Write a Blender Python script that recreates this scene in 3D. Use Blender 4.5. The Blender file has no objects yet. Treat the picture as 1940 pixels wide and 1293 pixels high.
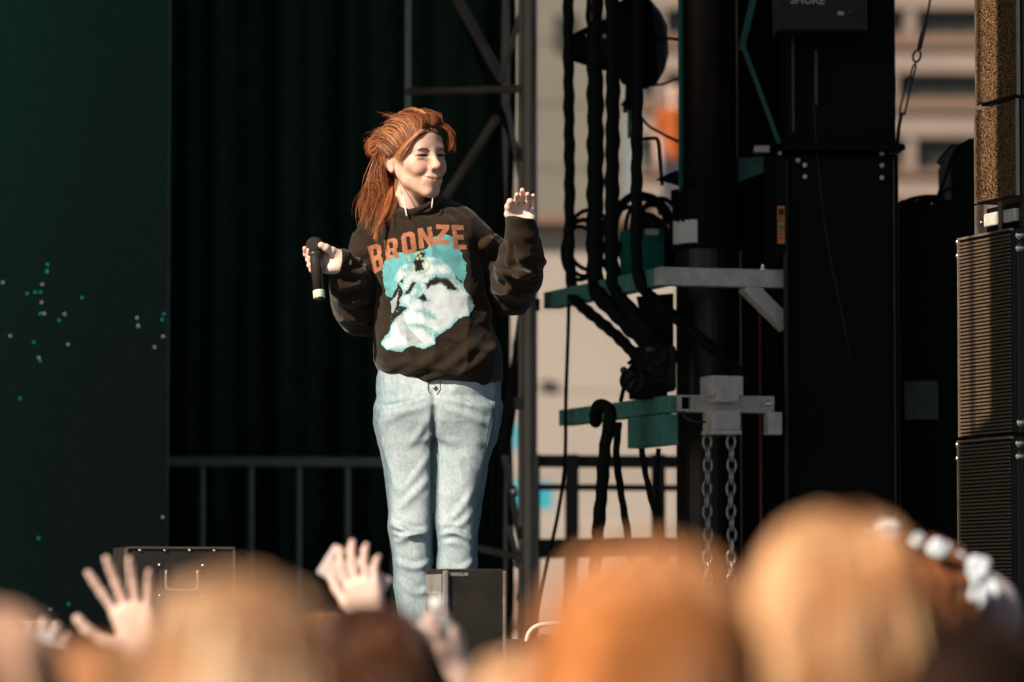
import bpy, math, random
import numpy as np
from mathutils import Vector, Matrix
from mathutils.bvhtree import BVHTree

# ------------------------------------------------------------------ camera, sky, sun, exposure
scene = bpy.context.scene
col = scene.collection
FPX = 8159.0                       # focal length in photo pixels (1940 wide)
CAM = Vector((0.0, -12.0, 1.6))
TILT = math.radians(3.535)
cd = bpy.data.cameras.new('camera')
cam = bpy.data.objects.new('camera', cd); col.objects.link(cam)
cam.location = CAM
cam.rotation_euler = (math.pi / 2 + TILT, 0, 0)
cd.sensor_width = 36.0
cd.lens = FPX / 1940.0 * 36.0
cd.clip_start = 0.1; cd.clip_end = 2000.0
cd.dof.use_dof = True
cd.dof.focus_distance = 12.0
cd.dof.aperture_fstop = 3.0
cd.dof.aperture_blades = 0
scene.camera = cam

SUN_AZ, SUN_EL = math.radians(47), math.radians(36)     # azimuth: to the left of the camera's back
SUN = Vector((-math.sin(SUN_AZ) * math.cos(SUN_EL), -math.cos(SUN_AZ) * math.cos(SUN_EL), math.sin(SUN_EL)))
world = bpy.data.worlds.new('World'); scene.world = world; world.use_nodes = True
wn = world.node_tree.nodes; wl = world.node_tree.links
sky = wn.new('ShaderNodeTexSky'); sky.sky_type = 'NISHITA'; sky.sun_disc = False
sky.sun_elevation = SUN_EL; sky.sun_rotation = math.atan2(SUN.x, SUN.y)
wl.new(sky.outputs[0], wn['Background'].inputs[0])
wn['Background'].inputs[1].default_value = 0.05
sl = bpy.data.lights.new('sun', 'SUN'); sl.energy = 5.0; sl.angle = math.radians(0.53); sl.color = (1.0, 0.86, 0.71)
so = bpy.data.objects.new('sun', sl); col.objects.link(so)
so.rotation_euler = SUN.to_track_quat('Z', 'Y').to_euler(); so.location = SUN * 60
vs = scene.view_settings
vs.view_transform = 'Standard'; vs.look = 'None'; vs.exposure = 0.5; vs.gamma = 1.0
scene.render.engine = 'CYCLES'
scene.cycles.use_denoising = True
scene.cycles.max_bounces = 8

# ------------------------------------------------------------------ helpers
ct_, st_ = math.cos(TILT), math.sin(TILT)
def P(u, v, Y):
    """photo pixel -> world point on the vertical plane y = Y"""
    xc = (u - 970.0) / FPX; yc = (646.5 - v) / FPX
    d = Vector((xc, ct_ - yc * st_, st_ + yc * ct_))
    return CAM + d * ((Y - CAM.y) / d.y)
def PN(u, v, Y): return np.array(P(u, v, Y))
def mpp(Y): return (Y + 12.0) / FPX          # metres for one photo pixel at depth Y
STAGE = 1.35

rnd = random.Random(7)
nrng = np.random.default_rng(11)

def mat(name, color, rough=0.6, metal=0.0, var=0.12, scale=9.0, bump=0.0, bscale=60.0, spec=0.5, attr=None,
        emit=None, estr=0.0, sss=0.0, trans=0.0, coat=0.0, rvar=0.12, streak=None, stretch=None):
    m = bpy.data.materials.new(name); m.use_nodes = True
    n = m.node_tree.nodes; l = m.node_tree.links
    b = n['Principled BSDF']
    tc = n.new('ShaderNodeTexCoord')
    src = tc.outputs['Object']
    if stretch:
        mp = n.new('ShaderNodeMapping'); mp.inputs['Scale'].default_value = stretch
        l.new(src, mp.inputs[0]); src = mp.outputs[0]
    nz = n.new('ShaderNodeTexNoise'); nz.inputs['Scale'].default_value = scale
    nz.inputs['Detail'].default_value = 6; nz.inputs['Roughness'].default_value = 0.65
    l.new(src, nz.inputs['Vector'])
    ramp = n.new('ShaderNodeMapRange')
    ramp.inputs[1].default_value = 0.3; ramp.inputs[2].default_value = 0.7
    ramp.inputs[3].default_value = 1 - var; ramp.inputs[4].default_value = 1 + var
    l.new(nz.outputs[0], ramp.inputs[0])
    mul = n.new('ShaderNodeMix'); mul.data_type = 'RGBA'; mul.blend_type = 'MULTIPLY'; mul.inputs[0].default_value = 1.0
    if attr:
        at = n.new('ShaderNodeAttribute'); at.attribute_name = attr
        l.new(at.outputs['Color'], mul.inputs[6])
    else:
        mul.inputs[6].default_value = (*color, 1)
    l.new(ramp.outputs[0], mul.inputs[7])
    l.new(mul.outputs[2], b.inputs['Base Color'])
    rr = n.new('ShaderNodeMapRange')
    rr.inputs[1].default_value = 0.3; rr.inputs[2].default_value = 0.7
    rr.inputs[3].default_value = max(0.02, rough - rvar); rr.inputs[4].default_value = min(1, rough + rvar)
    l.new(nz.outputs[0], rr.inputs[0]); l.new(rr.outputs[0], b.inputs['Roughness'])
    b.inputs['Metallic'].default_value = metal
    b.inputs['Specular IOR Level'].default_value = spec
    if coat: b.inputs['Coat Weight'].default_value = coat
    if sss:
        b.inputs['Subsurface Weight'].default_value = sss
        b.inputs['Subsurface Radius'].default_value = (1.0, 0.35, 0.2)
        b.inputs['Subsurface Scale'].default_value = 0.006
    if trans:
        b.inputs['Transmission Weight'].default_value = trans
        b.inputs['IOR'].default_value = 1.33
    if emit:
        b.inputs['Emission Color'].default_value = (*emit, 1); b.inputs['Emission Strength'].default_value = estr
    if bump:
        nb = n.new('ShaderNodeTexNoise'); nb.inputs['Scale'].default_value = bscale; nb.inputs['Detail'].default_value = 4
        l.new(src, nb.inputs['Vector'])
        bp = n.new('ShaderNodeBump'); bp.inputs['Strength'].default_value = bump; bp.inputs['Distance'].default_value = 0.004
        l.new(nb.outputs[0], bp.inputs['Height']); l.new(bp.outputs[0], b.inputs['Normal'])
    m['nz'] = nz.name
    return m

M = {}
M['asphalt'] = mat('asphalt', (0.06, 0.058, 0.055), 0.9, bump=0.5, bscale=90)
M['deck'] = mat('stage_deck', (0.022, 0.024, 0.022), 0.6, bump=0.3)
M['black_cloth'] = mat('black_cloth', (0.042, 0.074, 0.050), 0.95, var=0.25, spec=0.1)
M['skirt_cloth'] = mat('black_skirt_cloth', (0.008, 0.009, 0.0085), 0.95, var=0.25, spec=0.1)
M['black_paint'] = mat('black_paint', (0.0035, 0.0045, 0.0035), 0.65, var=0.3, bump=0.08, spec=0.10)
M['black_plastic'] = mat('black_plastic', (0.012, 0.012, 0.011), 0.5, var=0.25, bump=0.1, bscale=200, spec=0.3)
M['box_black'] = mat('box_black', (0.024, 0.019, 0.014), 0.5, var=0.3, bump=0.1, bscale=200, spec=0.4)
M['cable'] = mat('cable_rubber', (0.0060, 0.0085, 0.0072), 0.75, var=0.3, bump=0.5, bscale=120, spec=0.12)
M['galv'] = mat('galvanised_steel', (0.60, 0.56, 0.52), 0.55, metal=0.15, var=0.22, scale=26, bump=0.12, bscale=80)
M['teal_lit_steel'] = mat('steel_with_teal_light', (0.10, 0.30, 0.25), 0.5, metal=0.1, var=0.25, scale=26, bump=0.12, bscale=80)  # steel with teal light from the left put into its colour
M['alu_dull'] = mat('dull_aluminium', (0.30, 0.29, 0.26), 0.55, metal=0.3, var=0.2, scale=14)
M['dark_steel'] = mat('dark_steel', (0.05, 0.05, 0.046), 0.45, metal=0.6, var=0.25, scale=14)
M['chrome'] = mat('bright_steel', (0.62, 0.6, 0.56), 0.25, metal=1.0, var=0.1)
M['chain'] = mat('chain_steel', (0.34, 0.32, 0.29), 0.42, metal=0.85, var=0.3, scale=40)
M['white'] = mat('white_label', (0.74, 0.74, 0.72), 0.6, var=0.06)
M['orange'] = mat('orange_label', (0.62, 0.2, 0.03), 0.6, var=0.1)
M['teal'] = mat('teal_paint', (0.01, 0.16, 0.13), 0.5, var=0.2)
M['brass'] = mat('copper_button', (0.42, 0.3, 0.22), 0.35, metal=0.9)
M['red_cable'] = mat('red_cable', (0.16, 0.03, 0.02), 0.5, var=0.2)

def add_mesh(name, V, F, m, parent=None, smooth=False, colors=None, loc=None):
    me = bpy.data.meshes.new(name)
    V = np.asarray(V, dtype=np.float32)
    if isinstance(F, np.ndarray):
        nf, k = F.shape
        me.vertices.add(len(V)); me.vertices.foreach_set('co', V.ravel())
        me.loops.add(nf * k); me.loops.foreach_set('vertex_index', F.astype(np.int32).ravel())
        me.polygons.add(nf)
        me.polygons.foreach_set('loop_start', np.arange(0, nf * k, k, dtype=np.int32))
        me.update(calc_edges=True); me.validate()
    else:
        me.from_pydata(V.tolist(), [], F); me.update()
    if smooth:
        me.polygons.foreach_set('use_smooth', np.ones(len(me.polygons), dtype=bool))
    if colors is not None:
        a = me.color_attributes.new('Col', 'FLOAT_COLOR', 'POINT')
        c = np.ones((len(V), 4), dtype=np.float32); c[:, :3] = colors
        a.data.foreach_set('color', c.ravel())
    if m is not None: me.materials.append(m)
    o = bpy.data.objects.new(name, me); col.objects.link(o)
    if parent is not None: set_parent(o, parent)
    return o
def set_parent(o, p):
    """parts keep their world coordinates: only top-level things carry an offset"""
    o.parent = p
    o.matrix_parent_inverse = Matrix.Translation(-Vector(p.location)) if p.parent is None else Matrix.Identity(4)
def thing(name, label, cat, loc, group=None):
    o = bpy.data.objects.new(name, None); col.objects.link(o)
    o.location = Vector(loc); o.empty_display_size = 0.1
    o['label'] = label; o['category'] = cat
    if group: o['group'] = group
    return o
def tag(o, label, cat, group=None):
    o['label'] = label; o['category'] = cat
    if group: o['group'] = group
    return o
def structure(o, label=None):
    o['kind'] = 'structure'
    if label: o['label'] = label
    return o

def frame_from(a, b, up=Vector((0, 0, 1))):
    d = (Vector(b) - Vector(a)).normalized()
    s = d.cross(up)
    if s.length < 1e-4: s = d.cross(Vector((1, 0, 0)))
    s.normalize(); t = s.cross(d).normalized()
    return d, s, t
class MB:
    """collects shapes into one mesh"""
    def __init__(s): s.V = []; s.F = []
    def _add(s, V, F):
        o = len(s.V); s.V.extend([tuple(v) for v in V]); s.F.extend([tuple(i + o for i in f) for f in F]); return s
    def box(s, c, size, ax=None):
        c = Vector(c); hx, hy, hz = [q / 2 for q in size]
        A = ax or (Vector((1, 0, 0)), Vector((0, 1, 0)), Vector((0, 0, 1)))
        V = [c + A[0] * (i * hx) + A[1] * (j * hy) + A[2] * (k * hz) for i in (-1, 1) for j in (-1, 1) for k in (-1, 1)]
        return s._add(V, [(0, 1, 3, 2), (4, 6, 7, 5), (0, 4, 5, 1), (2, 3, 7, 6), (0, 2, 6, 4), (1, 5, 7, 3)])
    def bar(s, a, b, w, h, up=Vector((0, 0, 1))):
        d, sd, t = frame_from(a, b, up)
        return s.box((Vector(a) + Vector(b)) / 2, ((Vector(b) - Vector(a)).length, w, h), (d, sd, t))
    def prism(s, poly, ext):
        """poly: list of Vectors (planar), ext: Vector to extrude by"""
        n = len(poly); V = list(poly) + [p + ext for p in poly]
        F = [tuple(range(n))[::-1], tuple(range(n, 2 * n))] + [(i, (i + 1) % n, (i + 1) % n + n, i + n) for i in range(n)]
        return s._add(V, F)
    def tube(s, pts, r, n=10, cap=True, rfun=None):
        pts = [Vector(p) for p in pts]; N = len(pts)
        rs = r if isinstance(r, (list, tuple, np.ndarray)) else [r] * N
        V = []; prev = None; acc = 0.0
        for i, p in enumerate(pts):
            d = (pts[min(i + 1, N - 1)] - pts[max(i - 1, 0)])
            if d.length < 1e-9: d = Vector((0, 0, 1))
            d.normalize()
            if prev is None:
                sd = d.cross(Vector((0.13, 0.9, 0.31)));
                if sd.length < 1e-3: sd = d.cross(Vector((1, 0, 0)))
            else:
                sd = prev - d * prev.dot(d)
            sd.normalize(); prev = sd; t = d.cross(sd)
            if i: acc += (p - pts[i - 1]).length
            for k in range(n):
                a = 2 * math.pi * k / n
                rr = rs[i] * (rfun(a, acc) if rfun else 1.0)
                V.append(p + sd * (math.cos(a) * rr) + t * (math.sin(a) * rr))
        F = [(i * n + k, i * n + (k + 1) % n, (i + 1) * n + (k + 1) % n, (i + 1) * n + k) for i in range(N - 1) for k in range(n)]
        if cap: F += [tuple(range(n))[::-1], tuple(range((N - 1) * n, N * n))]
        return s._add(V, F)
    def cyl(s, a, b, r, n=20, r2=None): return s.tube([a, b], [r, r if r2 is None else r2], n)
    def lathe(s, base, axis, prof, n=24):
        """prof: list of (distance along axis, radius)"""
        ax = Vector(axis).normalized(); b = Vector(base)
        return s.tube_fixed([(b + ax * z) for z, _ in prof], [q for _, q in prof], ax, n)
    def tube_fixed(s, pts, rs, ax, n):
        sd = ax.cross(Vector((0.13, 0.9, 0.31))).normalized(); t = ax.cross(sd); V = []
        for p, r in zip(pts, rs):
            for k in range(n):
                a = 2 * math.pi * k / n
                V.append(p + sd * (math.cos(a) * r) + t * (math.sin(a) * r))
        N = len(pts)
        F = [(i * n + k, i * n + (k + 1) % n, (i + 1) * n + (k + 1) % n, (i + 1) * n + k) for i in range(N - 1) for k in range(n)]
        F += [tuple(range(n))[::-1], tuple(range((N - 1) * n, N * n))]
        return s._add(V, F)
    def ring(s, c, ax, R, r, n=28, m=8, sx=1.0, up=None):
        """torus round axis ax, stretched by sx along `up`"""
        ax = Vector(ax).normalized()
        u = Vector(up).normalized() if up is not None else (ax.cross(Vector((0.2, 0.3, 1)))).normalized()
        w = ax.cross(u); V = []
        for i in range(n):
            a = 2 * math.pi * i / n
            ctr = Vector(c) + u * (math.cos(a) * R * sx) + w * (math.sin(a) * R)
            rd = (u * (math.cos(a) / sx) + w * math.sin(a)).normalized()
            for k in range(m):
                bq = 2 * math.pi * k / m
                V.append(ctr + rd * (math.cos(bq) * r) + ax * (math.sin(bq) * r))
        F = [(i * m + k, i * m + (k + 1) % m, ((i + 1) % n) * m + (k + 1) % m, ((i + 1) % n) * m + k) for i in range(n) for k in range(m)]
        return s._add(V, F)
    def build(s, name, m, parent=None, smooth=False, bevel=0.0):
        o = add_mesh(name, s.V, s.F, m, parent, smooth)
        if bevel:
            b = o.modifiers.new('bevel', 'BEVEL'); b.width = bevel; b.segments = 2; b.limit_method = 'ANGLE'
        return o
def smooth_path(pts, n=8):
    """Catmull-Rom through the points"""
    p = [np.array(q, dtype=float) for q in pts]
    p = [2 * p[0] - p[1]] + p + [2 * p[-1] - p[-2]]
    out = []
    for i in range(1, len(p) - 2):
        for k in range(n):
            t = k / n
            out.append(0.5 * (2 * p[i] + (p[i + 1] - p[i - 1]) * t + (2 * p[i - 1] - 5 * p[i] + 4 * p[i + 1] - p[i + 2]) * t * t
                              + (3 * p[i] - 3 * p[i + 1] + p[i + 2] - p[i - 1]) * t ** 3))
    out.append(p[-2])
    return out
def text_mesh(name, body, size, origin, right, up, m, parent, depth=0.0006):
    cu = bpy.data.curves.new(name + '_text', 'FONT'); cu.body = body; cu.size = size; cu.extrude = depth
    cu.align_x = 'CENTER'; cu.align_y = 'CENTER'; cu.offset = size * 0.02
    t = bpy.data.objects.new(name + '_text', cu); col.objects.link(t)
    bpy.context.view_layer.update()
    me = bpy.data.meshes.new_from_object(t.evaluated_get(bpy.context.evaluated_depsgraph_get()))
    bpy.data.objects.remove(t)
    r = Vector(right).normalized(); u = Vector(up).normalized(); nn = r.cross(u)
    R = Matrix((r, u, nn)).transposed().to_4x4()
    me.transform(Matrix.Translation(Vector(origin)) @ R)
    me.materials.clear(); me.materials.append(m); me.name = name
    o = bpy.data.objects.new(name, me); col.objects.link(o); set_parent(o, parent)
    return o

# ------------------------------------------------------------------ implicit surfaces
class SDF:
    def __init__(s, lo, hi, h):
        s.lo = np.array(lo, float); s.h = h
        s.n = np.ceil((np.array(hi, float) - s.lo) / h).astype(int) + 1
        s.d = np.full(tuple(s.n), 0.5, np.float32)
        s.ax = [(s.lo[i] + h * np.arange(s.n[i])).astype(np.float32) for i in range(3)]
    def sub(s, lo, hi):
        i0 = np.clip(np.floor((np.array(lo) - s.lo) / s.h).astype(int), 0, s.n)
        i1 = np.clip(np.ceil((np.array(hi) - s.lo) / s.h).astype(int) + 1, 0, s.n)
        sl_ = tuple(slice(a, b) for a, b in zip(i0, i1))
        X = s.ax[0][sl_[0]][:, None, None]; Y = s.ax[1][sl_[1]][None, :, None]; Z = s.ax[2][sl_[2]][None, None, :]
        return sl_, X, Y, Z
    def op(s, fn, lo, hi, k, mode):
        m = k + 3 * s.h
        sl_, X, Y, Z = s.sub(np.array(lo) - m, np.array(hi) + m)
        a = s.d[sl_]
        if a.size == 0: return s
        b = fn(X, Y, Z)
        if mode == 'sub':
            b = -b; a_ = -a; b_ = -b
            h = np.maximum(k - np.abs(a_ - b_), 0) / max(k, 1e-6)
            s.d[sl_] = -(np.minimum(a_, b_) - h * h * k / 4)
        else:
            h = np.maximum(k - np.abs(a - b), 0) / max(k, 1e-6)
            s.d[sl_] = np.minimum(a, b) - h * h * k / 4
        return s
    def cap(s, a, b, ra, rb=None, k=0.01, mode='add', flat=None):
        a = np.array(a, float); b = np.array(b, float); rb = ra if rb is None else rb
        ba = b - a; L = max(float(ba @ ba), 1e-9)
        def fn(X, Y, Z):
            x = X - a[0]; y = Y - a[1]; z = Z - a[2]
            t = np.clip((x * ba[0] + y * ba[1] + z * ba[2]) / L, 0, 1)
            return np.sqrt((x - t * ba[0]) ** 2 + (y - t * ba[1]) ** 2 + (z - t * ba[2]) ** 2) - (ra + (rb - ra) * t)
        r = max(ra, rb)
        return s.op(fn, np.minimum(a, b) - r, np.maximum(a, b) + r, k, mode)
    def chain(s, pts, rs, k=0.01, mode='add'):
        for i in range(len(pts) - 1): s.cap(pts[i], pts[i + 1], rs[i], rs[i + 1], k, mode)
        return s
    def ell(s, c, r, R=None, k=0.01, mode='add'):
        c = np.array(c, float); r = np.array(r, float); R = np.eye(3) if R is None else np.array(R)
        def fn(X, Y, Z):
            x = X - c[0]; y = Y - c[1]; z = Z - c[2]
            q = [x * R[0, i] + y * R[1, i] + z * R[2, i] for i in range(3)]
            k0 = np.sqrt((q[0] / r[0]) ** 2 + (q[1] / r[1]) ** 2 + (q[2] / r[2]) ** 2)
            k1 = np.sqrt((q[0] / r[0] ** 2) ** 2 + (q[1] / r[1] ** 2) ** 2 + (q[2] / r[2] ** 2) ** 2) + 1e-9
            return k0 * (k0 - 1) / k1
        ext = np.sqrt(((R * r[None, :]) ** 2).sum(1))
        return s.op(fn, c - ext, c + ext, k, mode)
    def tubez(s, zs, cx, cy, a, b, k=0.02, shear=0.0, xref=0.0, p=2.3, mode='add', capk=0.02):
        """vertical generalised cylinder; profile arrays over ascending zs"""
        zs = np.array(zs); cx, cy, a, b = map(np.array, (cx, cy, a, b))
        def fn(X, Y, Z):
            zz = Z + shear * (X - xref)
            A = np.interp(zz, zs, a); B = np.interp(zz, zs, b)
            x = np.abs(X - np.interp(zz, zs, cx)) / A; y = np.abs(Y - np.interp(zz, zs, cy)) / B
            d = ((x ** p + y ** p) ** (1 / p) - 1) * np.minimum(A, B)
            e = np.maximum(zz - zs[-1], zs[0] - zz)
            h = np.maximum(capk - np.abs(d - e), 0) / capk
            return (np.maximum(d, e) + h * h * capk / 4).astype(np.float32)
        A = a.max(); B = b.max(); m = abs(shear) * 0.3
        return s.op(fn, (cx.min() - A, cy.min() - B, zs[0] - m), (cx.max() + A, cy.max() + B, zs[-1] + m), k, mode)
    def mesh(s, smooth=1):
        d = s.d; inn = d < 0; nx, ny, nz = d.shape
        c = np.zeros((nx - 1, ny - 1, nz - 1), np.int8)
        for i in (0, 1):
            for j in (0, 1):
                for k in (0, 1):
                    c += inn[i:nx - 1 + i, j:ny - 1 + j, k:nz - 1 + k]
        act = (c > 0) & (c < 8)
        I, J, K = np.nonzero(act); n = len(I)
        ids = np.full(act.shape, -1, np.int32); ids[I, J, K] = np.arange(n)
        acc = np.zeros((n, 3)); cnt = np.zeros(n)
        corners = [(i, j, k) for i in (0, 1) for j in (0, 1) for k in (0, 1)]
        vals = {q: d[I + q[0], J + q[1], K + q[2]] for q in corners}
        for q in corners:
            for ax in range(3):
                if q[ax] == 0:
                    w = list(q); w[ax] = 1; w = tuple(w)
                    va, vb = vals[q], vals[w]; x = (va < 0) != (vb < 0)
                    t = np.where(x, va / np.where(x, va - vb, 1), 0)
                    p = np.zeros((n, 3)); p += np.array(q); p[:, ax] += t
                    acc[x] += p[x]; cnt[x] += 1
        V = acc / cnt[:, None] + np.stack([I, J, K], 1)
        V = s.lo + V * s.h
        Q = []
        for ax in range(3):
            sl0 = [slice(None)] * 3; sl1 = [slice(None)] * 3
            sl0[ax] = slice(0, -1); sl1[ax] = slice(1, None)
            a = inn[tuple(sl0)]; b = inn[tuple(sl1)]
            E = np.stack(np.nonzero(a != b), 1)
            o1, o2 = [(1, 2), (2, 0), (0, 1)][ax]
            ok = (E[:, o1] > 0) & (E[:, o2] > 0)
            for t in (o1, o2): ok &= E[:, t] < d.shape[t] - 1
            E = E[ok]; fl = a[tuple(E.T)]
            def cid(da, db):
                e = E.copy(); e[:, o1] -= da; e[:, o2] -= db
                return ids[e[:, 0], e[:, 1], e[:, 2]]
            q = np.stack([cid(1, 1), cid(0, 1), cid(0, 0), cid(1, 0)], 1)
            q[~fl] = q[~fl][:, ::-1]
            Q.append(q)
        Q = np.concatenate(Q)
        for _ in range(smooth): V = relax(V, Q)
        return V, Q
def relax(V, Q, w=0.5):
    s = np.zeros_like(V); c = np.zeros(len(V))
    for i in range(4):
        a, b = Q[:, i], Q[:, (i + 1) % 4]
        for ax in range(3):
            s[:, ax] += np.bincount(a, V[b, ax], len(V)) + np.bincount(b, V[a, ax], len(V))
        c += np.bincount(a, minlength=len(V)) + np.bincount(b, minlength=len(V))
    return V * (1 - w) + w * s / np.maximum(c, 1)[:, None]
def normals(V, Q):
    n = np.cross(V[Q[:, 2]] - V[Q[:, 0]], V[Q[:, 3]] - V[Q[:, 1]])
    N = np.zeros_like(V)
    for i in range(4):
        for ax in range(3): N[:, ax] += np.bincount(Q[:, i], n[:, ax], len(V))
    return N / (np.linalg.norm(N, axis=1, keepdims=True) + 1e-12)
_lat = nrng.random((32, 32, 32)).astype(np.float32)
def vnoise(V, f):
    q = np.asarray(V) * f + 100.0; i = np.floor(q).astype(int); t = q - i; t = t * t * (3 - 2 * t)
    r = np.zeros(len(q))
    for a in (0, 1):
        for b in (0, 1):
            for c in (0, 1):
                w = (t[:, 0] if a else 1 - t[:, 0]) * (t[:, 1] if b else 1 - t[:, 1]) * (t[:, 2] if c else 1 - t[:, 2])
                r += w * _lat[(i[:, 0] + a) % 32, (i[:, 1] + b) % 32, (i[:, 2] + c) % 32]
    return r * 2 - 1
def fbm(V, f, o=3): return sum(vnoise(V, f * 2 ** i) / 2 ** i for i in range(o)) / (2 - 2.0 ** (1 - o))
def join(parts):
    V = []; Q = []; o = 0
    for v, q in parts: V.append(v); Q.append(q + o); o += len(v)
    return np.concatenate(V), np.concatenate(Q)
def to_px(V):
    V = np.asarray(V); y = V[:, 1] + 12.0; x = V[:, 0]; z = V[:, 2] - 1.6
    dep = y * ct_ + z * st_; up = z * ct_ - y * st_
    return 970 + FPX * x / dep, 646.5 - FPX * up / dep
def crease(V, N, folds, front=True):
    """cloth folds: every fold (polyline in photo px, height m, width px, one-sidedness) swells beside a valley"""
    u, v = to_px(V); D = np.zeros(len(V)); fr = np.clip(-N[:, 1] * 1.6 + .35, 0, 1) if front else 1.0
    for poly, amp, w, side in folds:
        p = np.array(smooth_path([(a, b, 0) for a, b in poly], 5))[:, :2]
        best = np.full(len(V), 1e9); sgn = np.zeros(len(V)); tt = np.zeros(len(V)); n = len(p) - 1
        m = (u > p[:, 0].min() - 4 * w) & (u < p[:, 0].max() + 4 * w) & (v > p[:, 1].min() - 4 * w) & (v < p[:, 1].max() + 4 * w)
        ix = np.nonzero(m)[0]
        if len(ix) == 0: continue
        uu, vv = u[ix], v[ix]; bb = best[ix]; ss = sgn[ix]; t_ = tt[ix]
        for i in range(n):
            ab = p[i + 1] - p[i]; L2 = ab @ ab + 1e-9
            t = np.clip(((uu - p[i, 0]) * ab[0] + (vv - p[i, 1]) * ab[1]) / L2, 0, 1)
            dx = uu - p[i, 0] - t * ab[0]; dy = vv - p[i, 1] - t * ab[1]; d = np.hypot(dx, dy)
            c = d < bb; bb = np.where(c, d, bb); ss = np.where(c, np.sign(ab[0] * dy - ab[1] * dx), ss); t_ = np.where(c, (i + t) / n, t_)
        s = ss * bb / w; env = np.sin(np.pi * np.clip(t_, .02, .98)) ** .6
        D[ix] += amp * env * ((1 - side) * np.exp(-s * s) + side * 2.0 * s * np.exp(-s * s * 1.1))
    return V + N * (D * fr)[:, None]
def rot(yaw=0, pitch=0, roll=0):
    return np.array(Matrix.Rotation(math.radians(yaw), 3, 'Z') @ Matrix.Rotation(math.radians(pitch), 3, 'X') @ Matrix.Rotation(math.radians(roll), 3, 'Y'))
# ------------------------------------------------------------------ the setting
g = MB().box((0, 350, -0.05), (900, 900, 0.1)).build('ground', M['asphalt']); structure(g, 'grey asphalt ground under the crowd and behind the stage')
XL, XR = -7.0, 4.6
deck = MB().box(((XL + XR) / 2, 2.6, STAGE - 0.06), (XR - XL, 8.0, 0.12)).build('stage_floor', M['deck']); structure(deck, 'black stage floor')
sk = MB()
for i in range(24):
    x = XL + 0.02 + i * (XR - XL - 0.04) / 24; w = (XR - XL - 0.04) / 24
    sk.prism([Vector((x, -1.38, 0.0)), Vector((x + w * .5, -1.41, 0.0)), Vector((x + w, -1.38, 0.0)), Vector((x + w, -1.36, 0)), Vector((x, -1.36, 0))], Vector((0, 0, STAGE - 0.125)))
sko = sk.build('stage_skirt', M['skirt_cloth']); structure(sko, 'black pleated skirt along the stage front')
for x in np.linspace(XL + .3, XR - .3, 6):
    for y in (-1.0, 2.5, 6.2):
        MB().cyl((x, y, 0), (x, y, STAGE - .12), .03, 8).build('stage_leg', M['dark_steel'], deck)
ROOFZ = 6.9
rf = MB().box(((XL + XR) / 2, 1.9, ROOFZ + .15), (XR - XL, 10.4, .3)).build('stage_roof', M['skirt_cloth']); structure(rf, 'black stage roof above the picture')
for x, y in ((XL + .3, -1.1), (XL + .3, 6.2), (XR - .3, 6.2), (XR - .3, -1.1)):
    MB().box((x, y, STAGE + (ROOFZ - STAGE) / 2), (.3, .3, ROOFZ - STAGE)).build('roof_leg', M['dark_steel'], rf)
for x, sx in ((XL + .05, 1),):
    MB().box((x, 2.45, (STAGE + ROOFZ) / 2), (.06, 7.9, ROOFZ - STAGE - .1)).build('side_curtain', M['black_cloth'], rf)  # unseen curtain, lengthened to keep sun off the video wall

# unseen box hangs added above the picture to shade part of the loudspeaker stack
def hang(label, x0, x1, Yb, L, zlo, zhi, group):
    """covers x0..x1 on the plane y = Yb as seen from the sun, at horizontal distance L towards it"""
    hx, hy = -math.sin(SUN_AZ), -math.cos(SUN_AZ)
    cxm = (x0 + x1) / 2 + hx * L; cym = Yb + hy * L
    wid = (x1 - x0) * math.cos(SUN_AZ)
    ax_ = (Vector((math.cos(SUN_AZ), -math.sin(SUN_AZ), 0)), Vector((math.sin(SUN_AZ), math.cos(SUN_AZ), 0)), Vector((0, 0, 1)))
    rise = L * math.tan(SUN_EL)
    z0, z1 = zlo + rise, min(zhi + rise, ROOFZ - .35)
    t = thing('shade_blocker', label, 'speaker', (cxm, cym, z0), group)
    n = max(2, int((z1 - z0) / .42)); hgt = (z1 - z0) / n
    for i in range(n):
        MB().box((cxm, cym, z0 + hgt * (i + .5)), (wid, .45, hgt - .004), ax_).build('cabinet', M['black_plastic'], t, bevel=.006)
    for s_ in (-.3, .3):
        MB().cyl(Vector((cxm, cym, z1)) + ax_[0] * (wid * s_), Vector((cxm, cym, ROOFZ + .02)) + ax_[0] * (wid * s_), .012, 8).build('hanging_cable', M['dark_steel'], t)
    return t
hang('narrow black shade blocker added above the stage edge, out of the picture', 1.24, 1.60, -.4, 2.4, 1.75, 4.6, None)
hang('short black shade blocker added above the stage front, out of the picture', .90, 1.55, -.45, 3.0, 1.25, 2.05, None)

# ------------------------------------------------------------------ buildings behind
M['concrete'] = mat('pale_facade', (.29, .225, .185), .85, var=.10, scale=.6)
M['ledge'] = mat('brown_ledge', (.20, .125, .09), .85, var=.1)
M['glass'] = mat('dark_window', (.045, .045, .036), .25, var=.2, scale=1.5, spec=.4)
M['hall'] = mat('pale_cladding', (.36, .31, .265), .7, var=.06, scale=.8)
M['hall_grey'] = mat('grey_wall', (.17, .155, .125), .8, var=.12, scale=.5)
YB = 185.0
ob = thing('office_block', 'pale office building with dark ribbon windows, far behind the stage', 'building', (P(1450, 600, YB).x, YB, 0))
def slab(name, u0, u1, v0, v1, Y, th, m, par):
    a, b = P(u0, v0, Y), P(u1, v1, Y)
    return MB().box(((a.x + b.x) / 2, Y + th / 2, (a.z + b.z) / 2), (abs(b.x - a.x), th, abs(a.z - b.z))).build(name, m, par)
rows = [(-108, -58), (15, 65), (137, 186), (259, 320), (380, 440)]
prev = -190
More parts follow.
